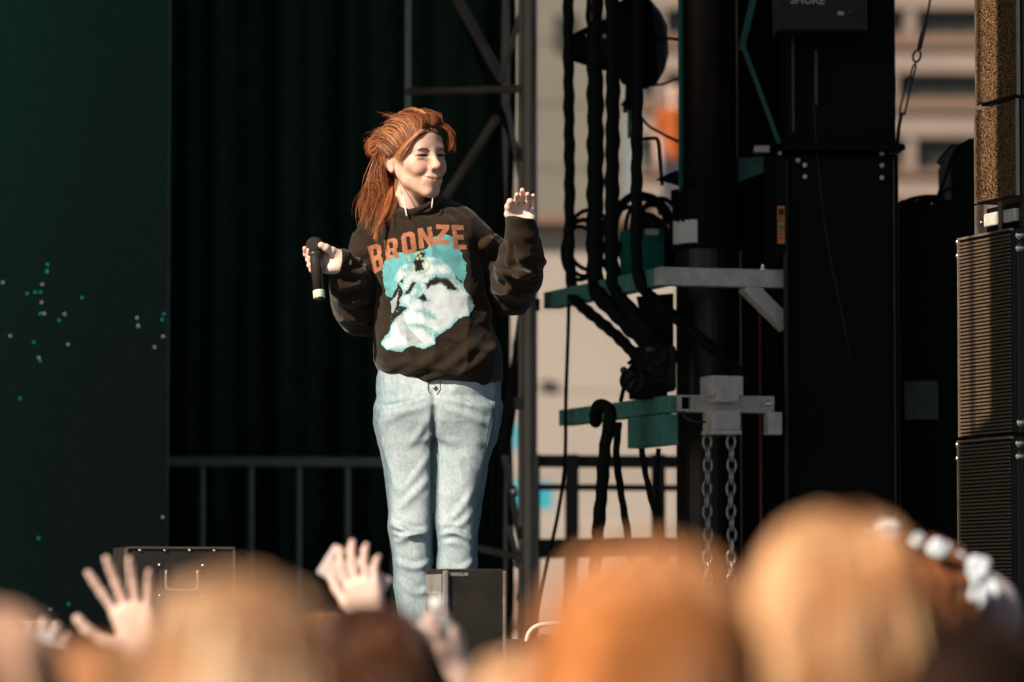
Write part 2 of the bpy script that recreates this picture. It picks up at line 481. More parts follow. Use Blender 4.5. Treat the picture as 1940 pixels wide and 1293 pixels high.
for i, (a, b) in enumerate(rows):
    slab('wall', 1206, 2260, prev, a, YB, 6, M['concrete'], ob); prev = b + 24 if i != 3 else b + 12
    slab('ledge', 1206, 2260, b, prev, YB - .25, 6.3, M['ledge'], ob)
    edges = [1206, 1250, 1400, 1560, 1726, 1880, 2040, 2260] if i in (1, 3, 4) else [1206, 1252, 1480, 1690, 1880, 2080, 2260]
    for k in range(len(edges) - 1):
        w = slab('window', edges[k] + 6, edges[k + 1] - 6, a, b, YB + .8, .3, M['glass'], ob)
        slab('pillar', edges[k + 1] - 9, edges[k + 1] + 9, a, b, YB + .1, 5, M['concrete'], ob)
slab('wall', 1206, 2260, prev, 1205, YB, 6, M['concrete'], ob)
sb = thing('grey_block', 'plain grey greenish building behind the truss, left of the ropes', 'building', (P(950, 600, 150).x, 150, 0))
for k in range(9):
    slab('wall_panel', 540, 1190, -160 + k * 120, -160 + k * 120 + 117, 150, 6, M['hall_grey'], sb)
slab('wall', 541, 1189, 912, 1225, 150.1, 6, M['hall_grey'], sb)
slab('window', 1050, 1092, 28, 98, 149.9, .3, M['glass'], sb); slab('window', 1130, 1172, 28, 98, 149.9, .3, M['glass'], sb)
YH = 44.0
hall = thing('low_hall', 'low flat-roofed hall with pale cladding panels behind the stage', 'building', (0, YH, 0))
ztop = P(0, 425, YH).z
ncol, nrow = 12, 6
MB().box((0, YH + 4.1, ztop / 2), (26, 8, ztop - .02)).build('core', M['hall_grey'], hall)
for i in range(ncol):
    for k in range(nrow):
        w = 26 / ncol; h = ztop / nrow
        MB().box((-13 + w * (i + .5), YH, h * (k + .5)), (w - .015, .12, h - .015)).build('cladding_panel', M['hall'], hall)
MB().box((0, YH + 3.9, ztop + .04), (26.4, 8.6, .12)).build('roof', M['ledge'], hall)
slab('vent', 1024, 1052, 722, 737, YH - .12, .08, M['dark_steel'], hall); slab('vent', 930, 962, 640, 652, YH - .12, .08, M['dark_steel'], hall)
slab('plinth', 600, 1500, 1100, 1180, YH - .2, .1, M['ledge'], hall)
M['blue'] = mat('blue_sign', (.03, .33, .42), .5, var=.1)
bs = thing('blue_sign', 'turquoise blue sign board on a post behind the guard rail', 'sign', P(1010, 1190, 34))
slab('board', 968, 1047, 912, 966, 34, .04, M['blue'], bs)
MB().cyl((P(1010, 940, 34.1).x, 34.08, 0), P(1010, 915, 34.08), .04, 8).build('post', M['dark_steel'], bs)
b2 = thing('blue_banner', 'turquoise banner on a pole seen between truss leg and jeans', 'banner', P(985, 1190, 36))
slab('cloth', 972, 1004, 806, 852, 36, .03, M['blue'], b2)
MB().cyl((P(1006, 800, 36.05).x, 36.05, 0), P(1006, 796, 36.05), .03, 8).build('pole', M['dark_steel'], b2)
YV = 30
bn = thing('crowd_barrier', 'white plastic barrier blocks behind the stage guard rail', 'barrier', (P(1130, 1200, YV).x, YV, 0))
for k in range(3):
    a = P(1010 + k * 90, 990, YV); b = P(1096 + k * 90, 1350, YV)
    MB().box(((a.x + b.x) / 2, YV, a.z / 2 + .002), (b.x - a.x, .35, a.z)).build('block', M['hall'], bn, bevel=.02)

# ------------------------------------------------------------------ back of the stage
M['led'] = mat('led_panel_face', (.010, .016, .012), .55, var=.15, scale=30, spec=.25)
n = M['led'].node_tree.nodes; l = M['led'].node_tree.links
ge = n.new('ShaderNodeNewGeometry'); sx_ = n.new('ShaderNodeSeparateXYZ'); l.new(ge.outputs['Position'], sx_.inputs[0])
mx = n.new('ShaderNodeMapRange'); mx.interpolation_type = 'SMOOTHSTEP'; mx.inputs[1].default_value = -1.35; mx.inputs[2].default_value = -2.5; mx.inputs[3].default_value = .25; mx.inputs[4].default_value = 1
mz = n.new('ShaderNodeMapRange'); mz.interpolation_type = 'SMOOTHSTEP'; mz.inputs[1].default_value = 1.9; mz.inputs[2].default_value = 4.2; mz.inputs[3].default_value = .3; mz.inputs[4].default_value = 1
mm = n.new('ShaderNodeMath'); mm.operation = 'MULTIPLY'
l.new(sx_.outputs[0], mx.inputs[0]); l.new(sx_.outputs[2], mz.inputs[0]); l.new(mx.outputs[0], mm.inputs[0]); l.new(mz.outputs[0], mm.inputs[1])
m2 = n.new('ShaderNodeMath'); m2.operation = 'MULTIPLY'; m2.inputs[1].default_value = .030; l.new(mm.outputs[0], m2.inputs[0])
bb = n['Principled BSDF']; bb.inputs['Emission Color'].default_value = (.0, .55, .34, 1); l.new(m2.outputs[0], bb.inputs['Emission Strength'])
YL = 3.5; xr = P(318, 600, YL).x
led = thing('video_wall', 'dark video wall of square panels, faint green with a few lit dots', 'video wall', (xr - 2.5, YL, STAGE))
pm = None
for i in range(9):
    for k in range(11):
        c = Vector((xr - .25 - i * .5, YL + .04, STAGE + .02 + .25 + k * .5))
        if pm is None:
            o = MB().box((0, 0, 0), (.4994, .08, .4994)).build('panel', M['led'], led); pm = o.data
        else:
            o = bpy.data.objects.new('panel', pm); col.objects.link(o); set_parent(o, led)
        o.location = c
dots = [(232, 262, 0), (230, 300, 2), (207, 360, 1), (133, 404, 0), (172, 397, 0), (198, 397, 0), (203, 447, 1), (197, 502, 0), (216, 502, 1), (401, 425, 0), (316, 505, 1), (290, 535, 0), (50, 612, 1), (166, 642, 0), (334, 653, 1), (190, 718, 1), (197, 733, 2),
        (671, 523, 1), (676, 560, 1), (677, 568, 2), (802, 505, 2), (794, 532, 2), (799, 614, 1), (757, 667, 1), (98, 918, 2), (13, 350, 1), (231, 292, 0)]
cols = {0: (.0, .75, .4), 1: (.8, .85, .8), 2: (.0, .6, .6)}
for ci in (0, 1, 2):
    mbd = MB()
    for x, y, c in dots + [(73 * 2.585, (1020 - 400) * 2.585, 0), (308 * 2.585, (980 - 400) * 2.585, 1), (130 * 2.585, (1145 - 400) * 2.585, 0), (95 * 2.585, (1155 - 400) * 2.585, 1)]:
        if c == ci: mbd.box(P(x / 2.585, 400 + y / 2.585, YL - .006), (.006, .006, .006))
    lp = mbd.build('lit_pixels', mat('lit_led', (.02, .02, .02), .5, emit=cols[ci], estr=.35), led); lp['kind'] = 'stuff'
# curtain
cu = MB(); YC = 6.35; xa, xb = -5.2, P(944, 600, YC).x; N = 220
V = []; F = []
for i in range(N + 1):
    x = xa + (xb - xa) * i / N
    y = YC + .028 * math.sin(x * 21 + .7 * math.sin(x * 3)) + .02 * math.sin(x * 47 + 1)
    V += [(x, y, STAGE + .01), (x, y, ROOFZ - .1), (x, y + .02, STAGE + .01), (x, y + .02, ROOFZ - .1)]
for i in range(N):
    a = i * 4; b = a + 4
    F += [(a, b, b + 1, a + 1), (b + 2, a + 2, a + 3, b + 3), (a + 1, b + 1, b + 3, a + 3), (b, a, a + 2, b + 2)]
tag(add_mesh('backdrop_curtain', V, F, M['black_cloth'], None, smooth=True), 'black pleated backdrop curtain behind the guard rail', 'curtain')
# guard rails
YR = 5.5
rail = thing('guard_rail', 'grey guard rail with upright bars in front of the black curtain', 'railing', (P(520, 0, YR).x, YR, STAGE))
MB().bar(P(150, 874, YR), P(748, 876, YR), .036, .036).build('top_rail', M['alu_dull'], rail)
MB().bar(Vector((P(150, 874, YR).x, YR, STAGE + .12)), Vector((P(748, 876, YR).x, YR, STAGE + .12)), .03, .03).build('bottom_rail', M['alu_dull'], rail)
for u in (201, 292, 383, 475, 566, 658, 745):
    p = P(u, 884, YR); MB().cyl((p.x, YR, STAGE + .002), p, .0125, 10).build('bar', M['alu_dull'], rail)
rail2 = thing('guard_rail', 'dark steel guard rail with mid rail, right of the truss', 'railing', (P(1120, 0, YR).x, YR, STAGE))
MB().bar(P(1000, 874, YR), P(1320, 876, YR), .05, .05).build('top_rail', M['dark_steel'], rail2)
MB().bar(P(1000, 923, YR), P(1320, 925, YR), .03, .026).build('mid_rail', M['dark_steel'], rail2)
MB().bar(P(1000, 1040, YR), P(1320, 1040, YR), .06, .08).build('bottom_rail', M['dark_steel'], rail2)
for u in (1083, 1246, 1010):
    p = P(u, 862, YR); MB().box((p.x, YR - .06, (p.z + STAGE) / 2), (.056, .05, p.z - STAGE)).build('post', M['dark_steel'], rail2)
# truss tower
tr = thing('truss_tower', 'tall scaffold truss tower with crossing braces behind the singer', 'truss', (P(1003, 0, 2.8).x, 2.8, STAGE))
def leg(u, Y, r, m='dark_steel', name='leg'):
    p = P(u, 600, Y); MB().cyl((p.x, Y, STAGE + .001), (p.x, Y, ROOFZ), r, 14).build(name, M[m], tr, smooth=False)
M['truss'] = mat('worn_truss_tube', (.24, .20, .165), .5, metal=.3, var=.25, scale=10)
leg(1003, 2.6, .024, 'truss'); leg(772, 4.2, .012, 'alu_dull'); leg(957, 4.3, .020, 'truss'); leg(988, 3.0, .012, 'truss'); leg(1014, 4.4, .008, 'alu_dull')
def brace(u0, v0, Y0, u1, v1, Y1, r, m='truss', name='brace'):
    MB().cyl(P(u0, v0, Y0), P(u1, v1, Y1), r, 10).build(name, M[m], tr)
brace(772, 174, 4.2, 1003, 168, 2.62, .014, 'truss', 'rung')
brace(850, -30, 4.0, 950, 150, 3.4, .018); brace(950, 150, 3.4, 1000, -20, 3.0, .010, 'alu_dull'); brace(940, 225, 3.6, 834, 388, 4.0, .016); brace(836, 385, 4.0, 772, 480, 4.2, .016)
brace(960, 195, 3.4, 1001, 420, 3.0, .010, 'alu_dull'); brace(880, 40, 3.8, 985, 300, 3.3, .013, 'cable'); brace(1001, 300, 3.1, 975, 420, 3.2, .008)
brace(1001, 540, 2.9, 955, 860, 3.6, .022, 'dark_steel'); brace(955, 860, 3.6, 1001, 1100, 2.9, .012, 'truss'); brace(772, 700, 4.2, 957, 720, 4.3, .012, 'truss', 'rung')
brace(772, 1010, 4.2, 1001, 1060, 2.7, .014, 'truss', 'rung'); brace(965, 1000, 3.4, 985, 1075, 3.2, .010, 'alu_dull')
for u, v in ((997, 293), (1004, 578), (988, 765), (1001, 1010)):
    p = P(u, v, 2.62); MB().cyl(p - Vector((0, 0, .02)), p + Vector((0, 0, .02)), .034, 14).build('clamp', M['dark_steel'], tr)
for u, v, ln in ((985, 1120, 24), (988, 1132, 20), (990, 1190, 22), (980, 1060, 16), (973, 920, 22), (978, 975, 12)):
    p = P(u, v, 3.3); q = P(u + 2, v + ln, 3.3); MB().tube([p, (p + q) / 2, q], [.006, .016, .009], 10).build('buckle', M['chrome'], tr, smooth=True)
cb = thing('cable_run', 'dark cables hanging down inside the truss tower', 'cable', (P(960, 0, 3.7).x, 3.7, STAGE))
for u0, u1, r in ((946, 952, .016), (968, 962, .012), (934, 940, .014)):
    pts = [PN(u0 + (u1 - u0) * t + 5 * math.sin(9 * t + u0), -40 + 1330 * t, 3.75 + .02 * math.sin(11 * t)) for t in np.linspace(0, 1, 24)]
    pts[-1][2] = STAGE + .01; MB().tube(pts, r, 8).build('cable', M['cable'], cb, smooth=True)
# ------------------------------------------------------------------ the rig at the right
RY, SF = 1.1, 1.085                   # the rig stands this much behind the singer; sizes follow
P0, mpp0 = P, mpp
def P(u, v, Y): return P0(u, v, Y + RY)
def PN(u, v, Y): return np.array(P(u, v, Y))
def mpp(Y): return mpp0(Y + RY)
TH = math.radians(18)
AX = (Vector((math.cos(TH), math.sin(TH), 0)), Vector((-math.sin(TH), math.cos(TH), 0)), Vector((0, 0, 1)))
a_, b_, zv = AX
def top_at(u, v, Y): return P(u, v, Y)
mast = thing('mast', 'black round lifting mast with a wide collar carrying a torn white label', 'mast', (P(1342, 0, 1.0).x, 1.0 + RY, STAGE))
mx_ = P(1342, 400, 1.0).x; mr = 57 * mpp(1.0)
def zat(v, Y): return P(970, v, Y).z
M['mast'] = mat('mast_paint', (.020, .015, .013), .32, var=.25, spec=.35, stretch=(1, 1, .1))
MB().lathe((mx_, 1.0 + RY, zat(362, 1.0)), zv, [(0, mr), (ROOFZ - zat(362, 1.0), mr)], 40).build('tube', M['mast'], mast, smooth=True)
cz = zat(475, 1.0); ch = zat(362, 1.0) - cz; cr = 69 * mpp(1.0)
MB().lathe((mx_, 1.0 + RY, cz), zv, [(0, cr * .97), (.006, cr), (ch * .80, cr), (ch * .81, cr * 1.03), (ch, cr * 1.03), (ch + .002, mr)], 40).build('collar', M['black_paint'], mast, smooth=False)
MB().lathe((mx_, 1.0 + RY, STAGE), zv, [(0, .30), (.02, .30), (.025, cr * .9), (cz - STAGE, cr * .9)], 36).build('lower_tube', M['mast'], mast, smooth=False)
# torn label: a thin curved sheet on the collar
V = []; F = []; na = 14
for i in range(na + 1):
    an = math.radians(-166 + i * 4.0)
    jt, jb = .010 * math.sin(i * 2.1) * (1 if 2 < i < 9 else .3), .008 * math.sin(i * 1.7 + 1)
    for zz in (zat(468, 1.0) + abs(jb), zat(421, 1.0) - abs(jt)):
        V.append((mx_ + (cr + .0015) * math.cos(an), 1.0 + RY + (cr + .0015) * math.sin(an), zz))
for i in range(na): F.append((2 * i, 2 * i + 2, 2 * i + 3, 2 * i + 1))
lb = add_mesh('label', V, F, M['white'], mast); sd = lb.modifiers.new('solid', 'SOLIDIFY'); sd.thickness = .0008; lb['label'] = 'torn white paper label'
M['teal_pipe'] = mat('teal_pipe', (.012, .20, .17), .3, metal=.3, var=.15)
MB().cyl((P(1290, 0, .93).x, .93 + RY, zat(366, .93)), (P(1290, 0, .93).x, .93 + RY, ROOFZ), 5.5 * mpp(.93), 14).build('side_pipe', M['teal_pipe'], mast, smooth=True)
MB().cyl((P(1396, 0, .90).x, .90 + RY, zat(300, .9)), (P(1396, 0, .90).x, .90 + RY, ROOFZ), 1.6 * mpp(.9), 8).build('side_wire', M['brass'], mast, smooth=True)

def square_arm(name, c, d, L, w, h, m, par, hollow=False):
    o = MB().bar(Vector(c), Vector(c) + d * L, w, h).build(name, m, par, bevel=.003); return o
w5 = .0575
up = thing('bracket', 'upper galvanised square-tube bracket with a slanted brace, ropes hanging over it', 'bracket', P(1245, 525, .5))
c = P(1245, 524, .52)
square_arm('front_arm', c - a_ * .001, a_, .44, w5, w5, M['galv'], up)
square_arm('side_arm', c + b_ * (w5 / 2 + .002) + a_ * (w5 / 2), b_, 1.11, w5, w5 * .98, M['teal_lit_steel'], up)
e0 = c + a_ * .30 - zv * .022 + b_ * .0; e1 = P(1490, 618, .66)
MB().bar(e0, e1, w5 * .9, w5 * .85).build('brace', M['galv'], up, bevel=.003)
p = c + a_ * .36 + zv * .028
for dz in (0.0, -.075): MB().lathe(p + zv * dz - b_ * 0.0, zv, [(0, .010), (.006, .010), (.008, .005), (.018, .005)], 8).build('bolt', M['chrome'], up)
MB().prism([P(1206, 562, .80), P(1276, 556, .80), P(1276, 676, .80), P(1244, 668, .80), P(1222, 640, .80)], Vector((0, .03, 0))).build('gusset', M['black_paint'], up)
lo = thing('bracket', 'lower galvanised bracket with open tube end, clamp block and hanging chains', 'bracket', P(1290, 765, .45))
c2 = P(1283, 765, .46)
fa = c2 + a_ * .034
square_arm('front_arm', fa, a_, .284, w5, .054, M['galv'], lo)
square_arm('side_arm', c2 + a_ * .002 + b_ * (w5 / 2 - .02), b_, 1.09, w5 * .9, .054, M['teal_lit_steel'], lo)
# open end of the tube seen from the front
e = c2 + a_ * .003 - b_ * .030
for dx, dz, sx, sz in ((0, .022, .045, .006), (0, -.022, .045, .006), (-.0195, 0, .006, .038), (.0195, 0, .006, .038)):
    MB().box(e + a_ * (dx + .012) + zv * dz, (sx, .03, sz), AX).build('tube_wall', M['galv'], lo)
MB().box(e + a_ * .012 + b_ * .016, (.038, .004, .042), AX).build('tube_inside', M['black_paint'], lo)
cl = P(1367, 735, .46)
MB().box(cl + zv * .004, (0.1063, 0.1085, 0.0629), AX).build('clamp_block', M['galv'], lo, bevel=.004)
MB().box(cl - zv * .034 - b_ * .005, (0.0716, 0.1063, 0.0282), AX).build('clamp_tongue', M['galv'], lo, bevel=.003)
cl2 = P(1367, 800, .46)
MB().box(cl2 + zv * .004, (0.0933, 0.0955, 0.0629), AX).build('chain_block', M['galv'], lo, bevel=.004)
MB().box(cl2 - zv * .034, (0.0998, 0.0998, 0.0130), AX).build('chain_block_foot', M['galv'], lo, bevel=.002)
pt = P(1464, 803, .52); MB().box(pt, (0.0456, 0.0488, 0.0716), AX).build('drop_tab', M['galv'], lo, bevel=.003)
pb = P(1455, 765, .50); MB().lathe(pb - b_ * .004, -b_, [(0, .011), (.004, .011), (.007, .006)], 14).build('bolt', M['chrome'], lo)
MB().tube(smooth_path([P(1345, 800, .47), P(1312, 798, .44), P(1296, 788, .44), P(1298, 776, .45)], 5), .004, 8).build('wire_loop', M['dark_steel'], lo, smooth=True)
hb = P(1236, 818, .66); MB().box(hb, (0.0500, 0.3400, 0.0980), AX).build('junction_box', M['teal_lit_steel'], lo, bevel=.003)
# chains, one object for each link
def link_mesh():
    m_ = MB(); m_.ring((0, 0, 0), (0, 1, 0), .0136, .0046, 20, 8, sx=1.75, up=(0, 0, 1)); return m_
for nm, u in (('left', 1340), ('right', 1385)):
    t = thing('chain', 'steel link chain hanging from the lower bracket, %s of the pair' % nm, 'chain', P(u, 1326, .44), 'pair of hoist chains')
    z = P(u, 838, .44).z; x = P(u, 838, .44).x; k = 0; me = None
    while z > STAGE + .03:
        if me is None: o = link_mesh().build('link', M['chain'], t, smooth=True); me = o.data
        else: o = bpy.data.objects.new('link', me); col.objects.link(o); set_parent(o, t)
        o.location = (x + .002 * math.sin(k), .44 + RY, z); o.rotation_euler = (0, .04 * math.sin(k * 2.3), math.radians(18 if k % 2 == 0 else 104)); z -= .0364; k += 1
# ropes
def ropy(ph, pitch=.085, amp=.09): return lambda a, s: 1 + amp * math.sin(a - 2 * math.pi * s / pitch + ph) + .05 * math.sin(s * 41 + ph)
def barY(u): t = (1245 - u) / 182.0; return .5 + 1.06 * t
rope_specs = [('first', 1078, 10.5, 'red tape', [(1086, 556), (1096, 575), (1130, 604), (1172, 640), (1206, 676)]),
              ('second', 1127, 16, '', [(1130, 545), (1142, 566), (1180, 606), (1216, 640), (1250, 668)]),
              ('third', 1160, 13.5, '', [(1164, 540), (1178, 566), (1212, 610), (1246, 650), (1280, 680)]),
              ('fourth', 1207, 11, '', [(1212, 535), (1228, 556), (1290, 612), (1350, 660), (1420, 726)])]
for i, (nm, u, rp, _, low) in enumerate(rope_specs):
    Y = barY(u) - .085
    t = thing('rope', 'thick black taped rope over the upper bracket, %s from the left' % nm, 'rope', P(low[-1][0], low[-1][1], .75), 'ropes hanging beside the mast')
    pts = [PN(u + 1.2 * math.sin(i + k * .9), -420 + k * 90, Y + .015 * math.sin(k + i)) for k in range(11)] + [PN(q[0], q[1], Y + (0.72 - Y) * (j / (len(low) - 1)) - (.02 if j < 2 else 0)) for j, q in enumerate(low)]
    MB().tube(smooth_path(pts, 12), rp * mpp(Y), 12, rfun=ropy(i * 1.3)).build('strand', M['cable'], t, smooth=True)
    if i in (0, 1):
        MB().tube([P(u - 6 + k * 0, -200 + k * 60, Y - rp * mpp(Y) - .002) for k in range(6 if i else 7)][:5], .004, 6).build('red_tape', M['red_cable'], t)
# lower cables
for nm, pts, rp in (('wide', [(1128, 800, .62), (1132, 772, .52), (1146, 768, .50), (1156, 790, .50), (1146, 850, .52), (1140, 930, .55), (1132, 1020, .6), (1126, 1120, .7), (1120, 1330, .8)], 12),
                    ('middle', [(1172, 800, .6), (1168, 860, .6), (1176, 930, .6), (1190, 1020, .6), (1200, 1120, .7), (1205, 1330, .8)], 7),
                    ('thin right', [(1216, 850, .62), (1220, 880, .62), (1232, 940, .62), (1250, 1010, .64), (1262, 1120, .7), (1270, 1330, .8)], 6),
                    ('short', [(1248, 850, .62), (1244, 920, .62), (1254, 1010, .64), (1268, 1100, .7), (1280, 1330, .8)], 5)):
    t = thing('hanging_cable', '%s black cable hanging below the lower bracket' % nm, 'cable', P(pts[-1][0], 1330, .8), 'cables below the lower bracket')
    q = [PN(*p) for p in pts]; q[-1][2] = STAGE + .01
    MB().tube(smooth_path(q, 10), rp * mpp(.6), 10, rfun=ropy(rp, .07, .08)).build('strand', M['cable'], t, smooth=True)
tc = thing('hanging_cable', 'long thin black cable from the upper bracket down past the guard rail', 'cable', P(1000, 1330, 1.3))
q = [PN(1078, 560, 1.36), PN(1076, 640, 1.33), PN(1072, 760, 1.33), PN(1070, 880, 1.33), PN(1056, 980, 1.33), PN(1036, 1070, 1.33), PN(1016, 1180, 1.33), PN(1004, 1330, 1.33)]; q[-1][2] = STAGE + .006
MB().tube(smooth_path(q, 8), 3.6 * mpp(1.3), 8).build('strand', M['cable'], tc, smooth=True)
# coil of cable
co = thing('cable_coil', 'coil of black cable looped behind the ropes above the upper bracket', 'cable', P(1150, 540, 1.4))
for cu_, cv, R, Y, sx, tilt in ((1098, 480, 34, 1.45, 1.5, .2), (1106, 470, 40, 1.5, 1.35, .5), (1118, 455, 44, 1.5, 1.3, .1), (1215, 452, 66, 1.45, 1.25, .15), (1222, 446, 60, 1.5, 1.3, .3), (1206, 460, 72, 1.52, 1.2, .0), (1230, 440, 50, 1.4, 1.35, .4)):
    m_ = MB(); m_.ring(P(cu_, cv, Y), Vector((math.sin(tilt), -1, .2)), R * mpp(Y), 4.2 * mpp(Y), 40, 8, sx=sx, up=(0, 0, 1)); m_.build('loop', M['cable'], co, smooth=True)
for cu_, cv, R, Y, sx, tilt in ((1212, 430, 58, 1.38, 1.1, .5), (1240, 452, 44, 1.42, 1.5, -.2), (1196, 470, 60, 1.36, 1.3, .7), (1250, 420, 40, 1.4, 1.1, .2)):
    m_ = MB(); m_.ring(P(cu_, cv, Y), Vector((math.sin(tilt), -1, .35)), R * mpp(Y), 4.6 * mpp(Y), 40, 8, sx=sx, up=(0, 0, 1)); m_.build('loop', M['cable'], co, smooth=True)
kb = thing('cable_bag', 'black cable bag behind the coil, between ropes and mast', 'bag', P(1240, 540, 1.55))
s_ = SDF(PN(1230, 465, 1.6) - .17, PN(1230, 465, 1.6) + .17, .006); q_ = PN(1234, 470, 1.62)
s_.ell(q_, (.072, .07, .115)); s_.ell(q_ + (.02, 0, -.05), (.07, .075, .075), None, .03); v_, f_ = s_.mesh(2); v_ = v_ + normals(v_, f_) * (.010 * fbm(v_, 14, 3))[:, None]
add_mesh('sack', v_, f_, M['skirt_cloth'], kb, smooth=True)
MB().tube(smooth_path([q_ + (-.03, -.02, .11), q_ + (-.02, -.02, .14), q_ + (.02, -.02, .14), q_ + (.03, -.02, .11)], 5), .006, 8).build('handle', M['cable'], kb, smooth=True)
tb = thing('tool_case', 'small green case with a silver patch standing behind the ropes', 'case', P(1215, 535, 1.3))
p = P(1216, 484, 1.32); MB().box(p, (64 * mpp(1.3), .14, 96 * mpp(1.3)), AX).build('body', M['teal'], tb, bevel=.008)
MB().box(P(1235, 440, 1.22), (26 * mpp(1.3), .01, 12 * mpp(1.3)), AX).build('patch', M['galv'], tb, bevel=.002)
MB().tube(smooth_path([P(1196, 436, 1.32), P(1200, 418, 1.32), P(1232, 418, 1.32), P(1236, 436, 1.32)], 5), .006, 8).build('handle', M['black_plastic'], tb, smooth=True)
# motor
mo = thing('hoist_motor', 'black hoist motor with clamps and cables on the lower bracket', 'hoist', P(1225, 745, .68))
p = P(1238, 700, .72)
MB().box(p, (.105, .16, .15), (AX[0], AX[1], AX[2])).build('housing', M['black_plastic'], mo, bevel=.014)
MB().lathe(P(1200, 722, .60), Vector((-.7, -.7, .1)), [(-.05, .040), (0, .043), (.006, .036), (.03, .033), (.034, .012)], 20).build('drum', M['black_plastic'], mo, smooth=False)
MB().box(P(1228, 742, .64), (.10, .10, .05), AX).build('foot', M['black_paint'], mo, bevel=.006)
MB().tube(smooth_path([P(1176, 760, .55), P(1186, 728, .52), P(1214, 700, .52), P(1248, 664, .55)], 6), .007, 8).build('cable_loop', M['cable'], mo, smooth=True)
MB().tube(smooth_path([P(1190, 690, .55), P(1220, 668, .53), P(1252, 690, .53), P(1262, 740, .56)], 6), .006, 8).build('cable_loop', M['cable'], mo, smooth=True)
for u, v, r in ((1186, 706, .012), (1206, 738, .012), (1236, 668, .016), (1254, 690, .014)):
    q = P(u, v, .58); MB().lathe(q + Vector((0, .04, 0)), Vector((-.2, -1, .2)), [(0, r), (.04, r), (.045, r * .7), (.05, r * .7), (.052, r * .3)], 12).build('knob', M['dark_steel'], mo)
MB().prism([P(1175, 716, .58), P(1196, 690, .58), P(1206, 700, .58), P(1190, 724, .58)], Vector((0, .04, 0))).build('bracket_plate', M['black_paint'], mo)
MB().tube(smooth_path([P(1240, 650, .60), P(1264, 664, .58), P(1262, 700, .56), P(1250, 716, .56)], 6), .006, 8).build('cable_loop', M['cable'], mo, smooth=True)
# spot light
sp = thing('stage_spotlight', 'black stage spotlight seen side-on behind the ropes at the top', 'spotlight', P(1180, 170, 1.55))
A, B = P(1069, 93, 1.55), P(1264, 76, 1.55); axl = (B - A).normalized(); Ls = (B - A).length; s1 = mpp(1.55)
MB().lathe(A, axl, [(0, 24 * s1), (3 * s1, 28 * s1), (14 * s1, 29 * s1), (16 * s1, 26 * s1), (60 * s1, 44 * s1), (72 * s1, 48 * s1), (100 * s1, 55 * s1)], 32).build('snoot', M['black_paint'], sp, smooth=False)
MB().lathe(A, axl, [(96 * s1, 60 * s1), (104 * s1, 76 * s1), (125 * s1, 88 * s1), (150 * s1, 90 * s1), (172 * s1, 80 * s1), (188 * s1, 56 * s1), (Ls, 30 * s1)], 32).build('housing', M['black_paint'], sp, smooth=False)
MB().bar(P(1196, 60, 1.42), P(1192, 205, 1.42), .012, .03).build('yoke', M['black_paint'], sp); MB().bar(P(1196, 60, 1.68), P(1192, 205, 1.68), .012, .03).build('yoke', M['black_paint'], sp)
MB().bar(P(1193, 205, 1.40), P(1193, 205, 1.70), .03, .012).build('yoke_bridge', M['black_paint'], sp)
MB().bar(P(1193, 205, 1.55), P(1193, 262, 1.55), .014, .014).build('stem', M['teal'], sp)
for q in (((1178, 196), (1192, 206)), ((1186, 190), (1184, 214))): MB().cyl(P(*q[0], 1.5), P(*q[1], 1.5), .008, 8).build('clamp_lever', M['black_paint'], sp)
for k, (u, v) in enumerate(((1112, 74), (1144, 76), (1172, 70))): MB().box(P(u, v, 1.55) - Vector((0, 52 * s1 if k else 46 * s1, 0)), (.010, .006, .012)).build('rivet', M['chrome'], sp)
MB().cyl((P(1193, 0, 1.55).x, 1.55 + RY, P(0, -20, 1.55).z), (P(1193, 0, 1.55).x, 1.55 + RY, ROOFZ), .02, 10).build('drop_arm', M['black_paint'], sp)
for nm, pts in (('upper', [(1258, 74, 1.5), (1272, 74, 1.4), (1300, 78, 1.1)]), ('middle', [(1236, 162, 1.5), (1262, 158, 1.4), (1300, 142, 1.1)]), ('lower', [(1210, 218, 1.5), (1236, 244, 1.4), (1300, 276, 1.1)])):
    MB().tube(smooth_path([PN(*p) for p in pts], 8), 2.8 * s1, 8).build('power_cable', M['cable'], sp, smooth=True)
hk = thing('hook_bar', 'thin bent black bar with a clamp beside the mast above the coil', 'bar', P(1253, 360, 1.2))
MB().tube(smooth_path([P(1205, 264, 1.2), P(1236, 262, 1.2), P(1247, 268, 1.2), P(1250, 300, 1.2), P(1254, 352, 1.2)], 5), [3.4 * s1] * 21, 8).build('rod', M['black_paint'], hk, smooth=True)
MB().prism([P(1244, 340, 1.18), P(1262, 331, 1.18), P(1284, 322, 1.18), P(1290, 352, 1.18), P(1270, 345, 1.18)], Vector((0, .05, 0))).build('clamp', M['black_paint'], hk)

# black equipment tower
et = thing('equipment_tower', 'tall black equipment tower with bolted panels and an orange sticker', 'tower', P(1590, 1326, .6))
YF = .60
def pan(name, u0, u1, v0, v1, Y, th, m, par, bevel=.004):
    a, b = P(u0, v0, Y), P(u1, v1, Y)
    return MB().box(((a.x + b.x) / 2, Y + RY + th / 2, (a.z + b.z) / 2), (abs(b.x - a.x), th, abs(a.z - b.z))).build(name, m, par, bevel=bevel)
a = P(1490, 292, YF); b = P(1702, 292, YF)
MB().box(((a.x + b.x) / 2, YF + RY + .3, (a.z + STAGE) / 2), (b.x - a.x, .6, a.z - STAGE)).build('lower_cabinet', M['black_paint'], et, bevel=.006)
MB().box(((a.x + b.x) / 2, YF + RY + .32, (ROOFZ + a.z) / 2 + .01), (b.x - a.x - .012, .6, ROOFZ - a.z - .03)).build('upper_cabinet', M['black_paint'], et, bevel=.006)
pan('corner_profile', 1484, 1497, 300, 1326, YF - .02, .03, M['black_plastic'], et); pan('corner_profile', 1692, 1700, 300, 1326, YF - .012, .012, M['dark_steel'], et, .002)
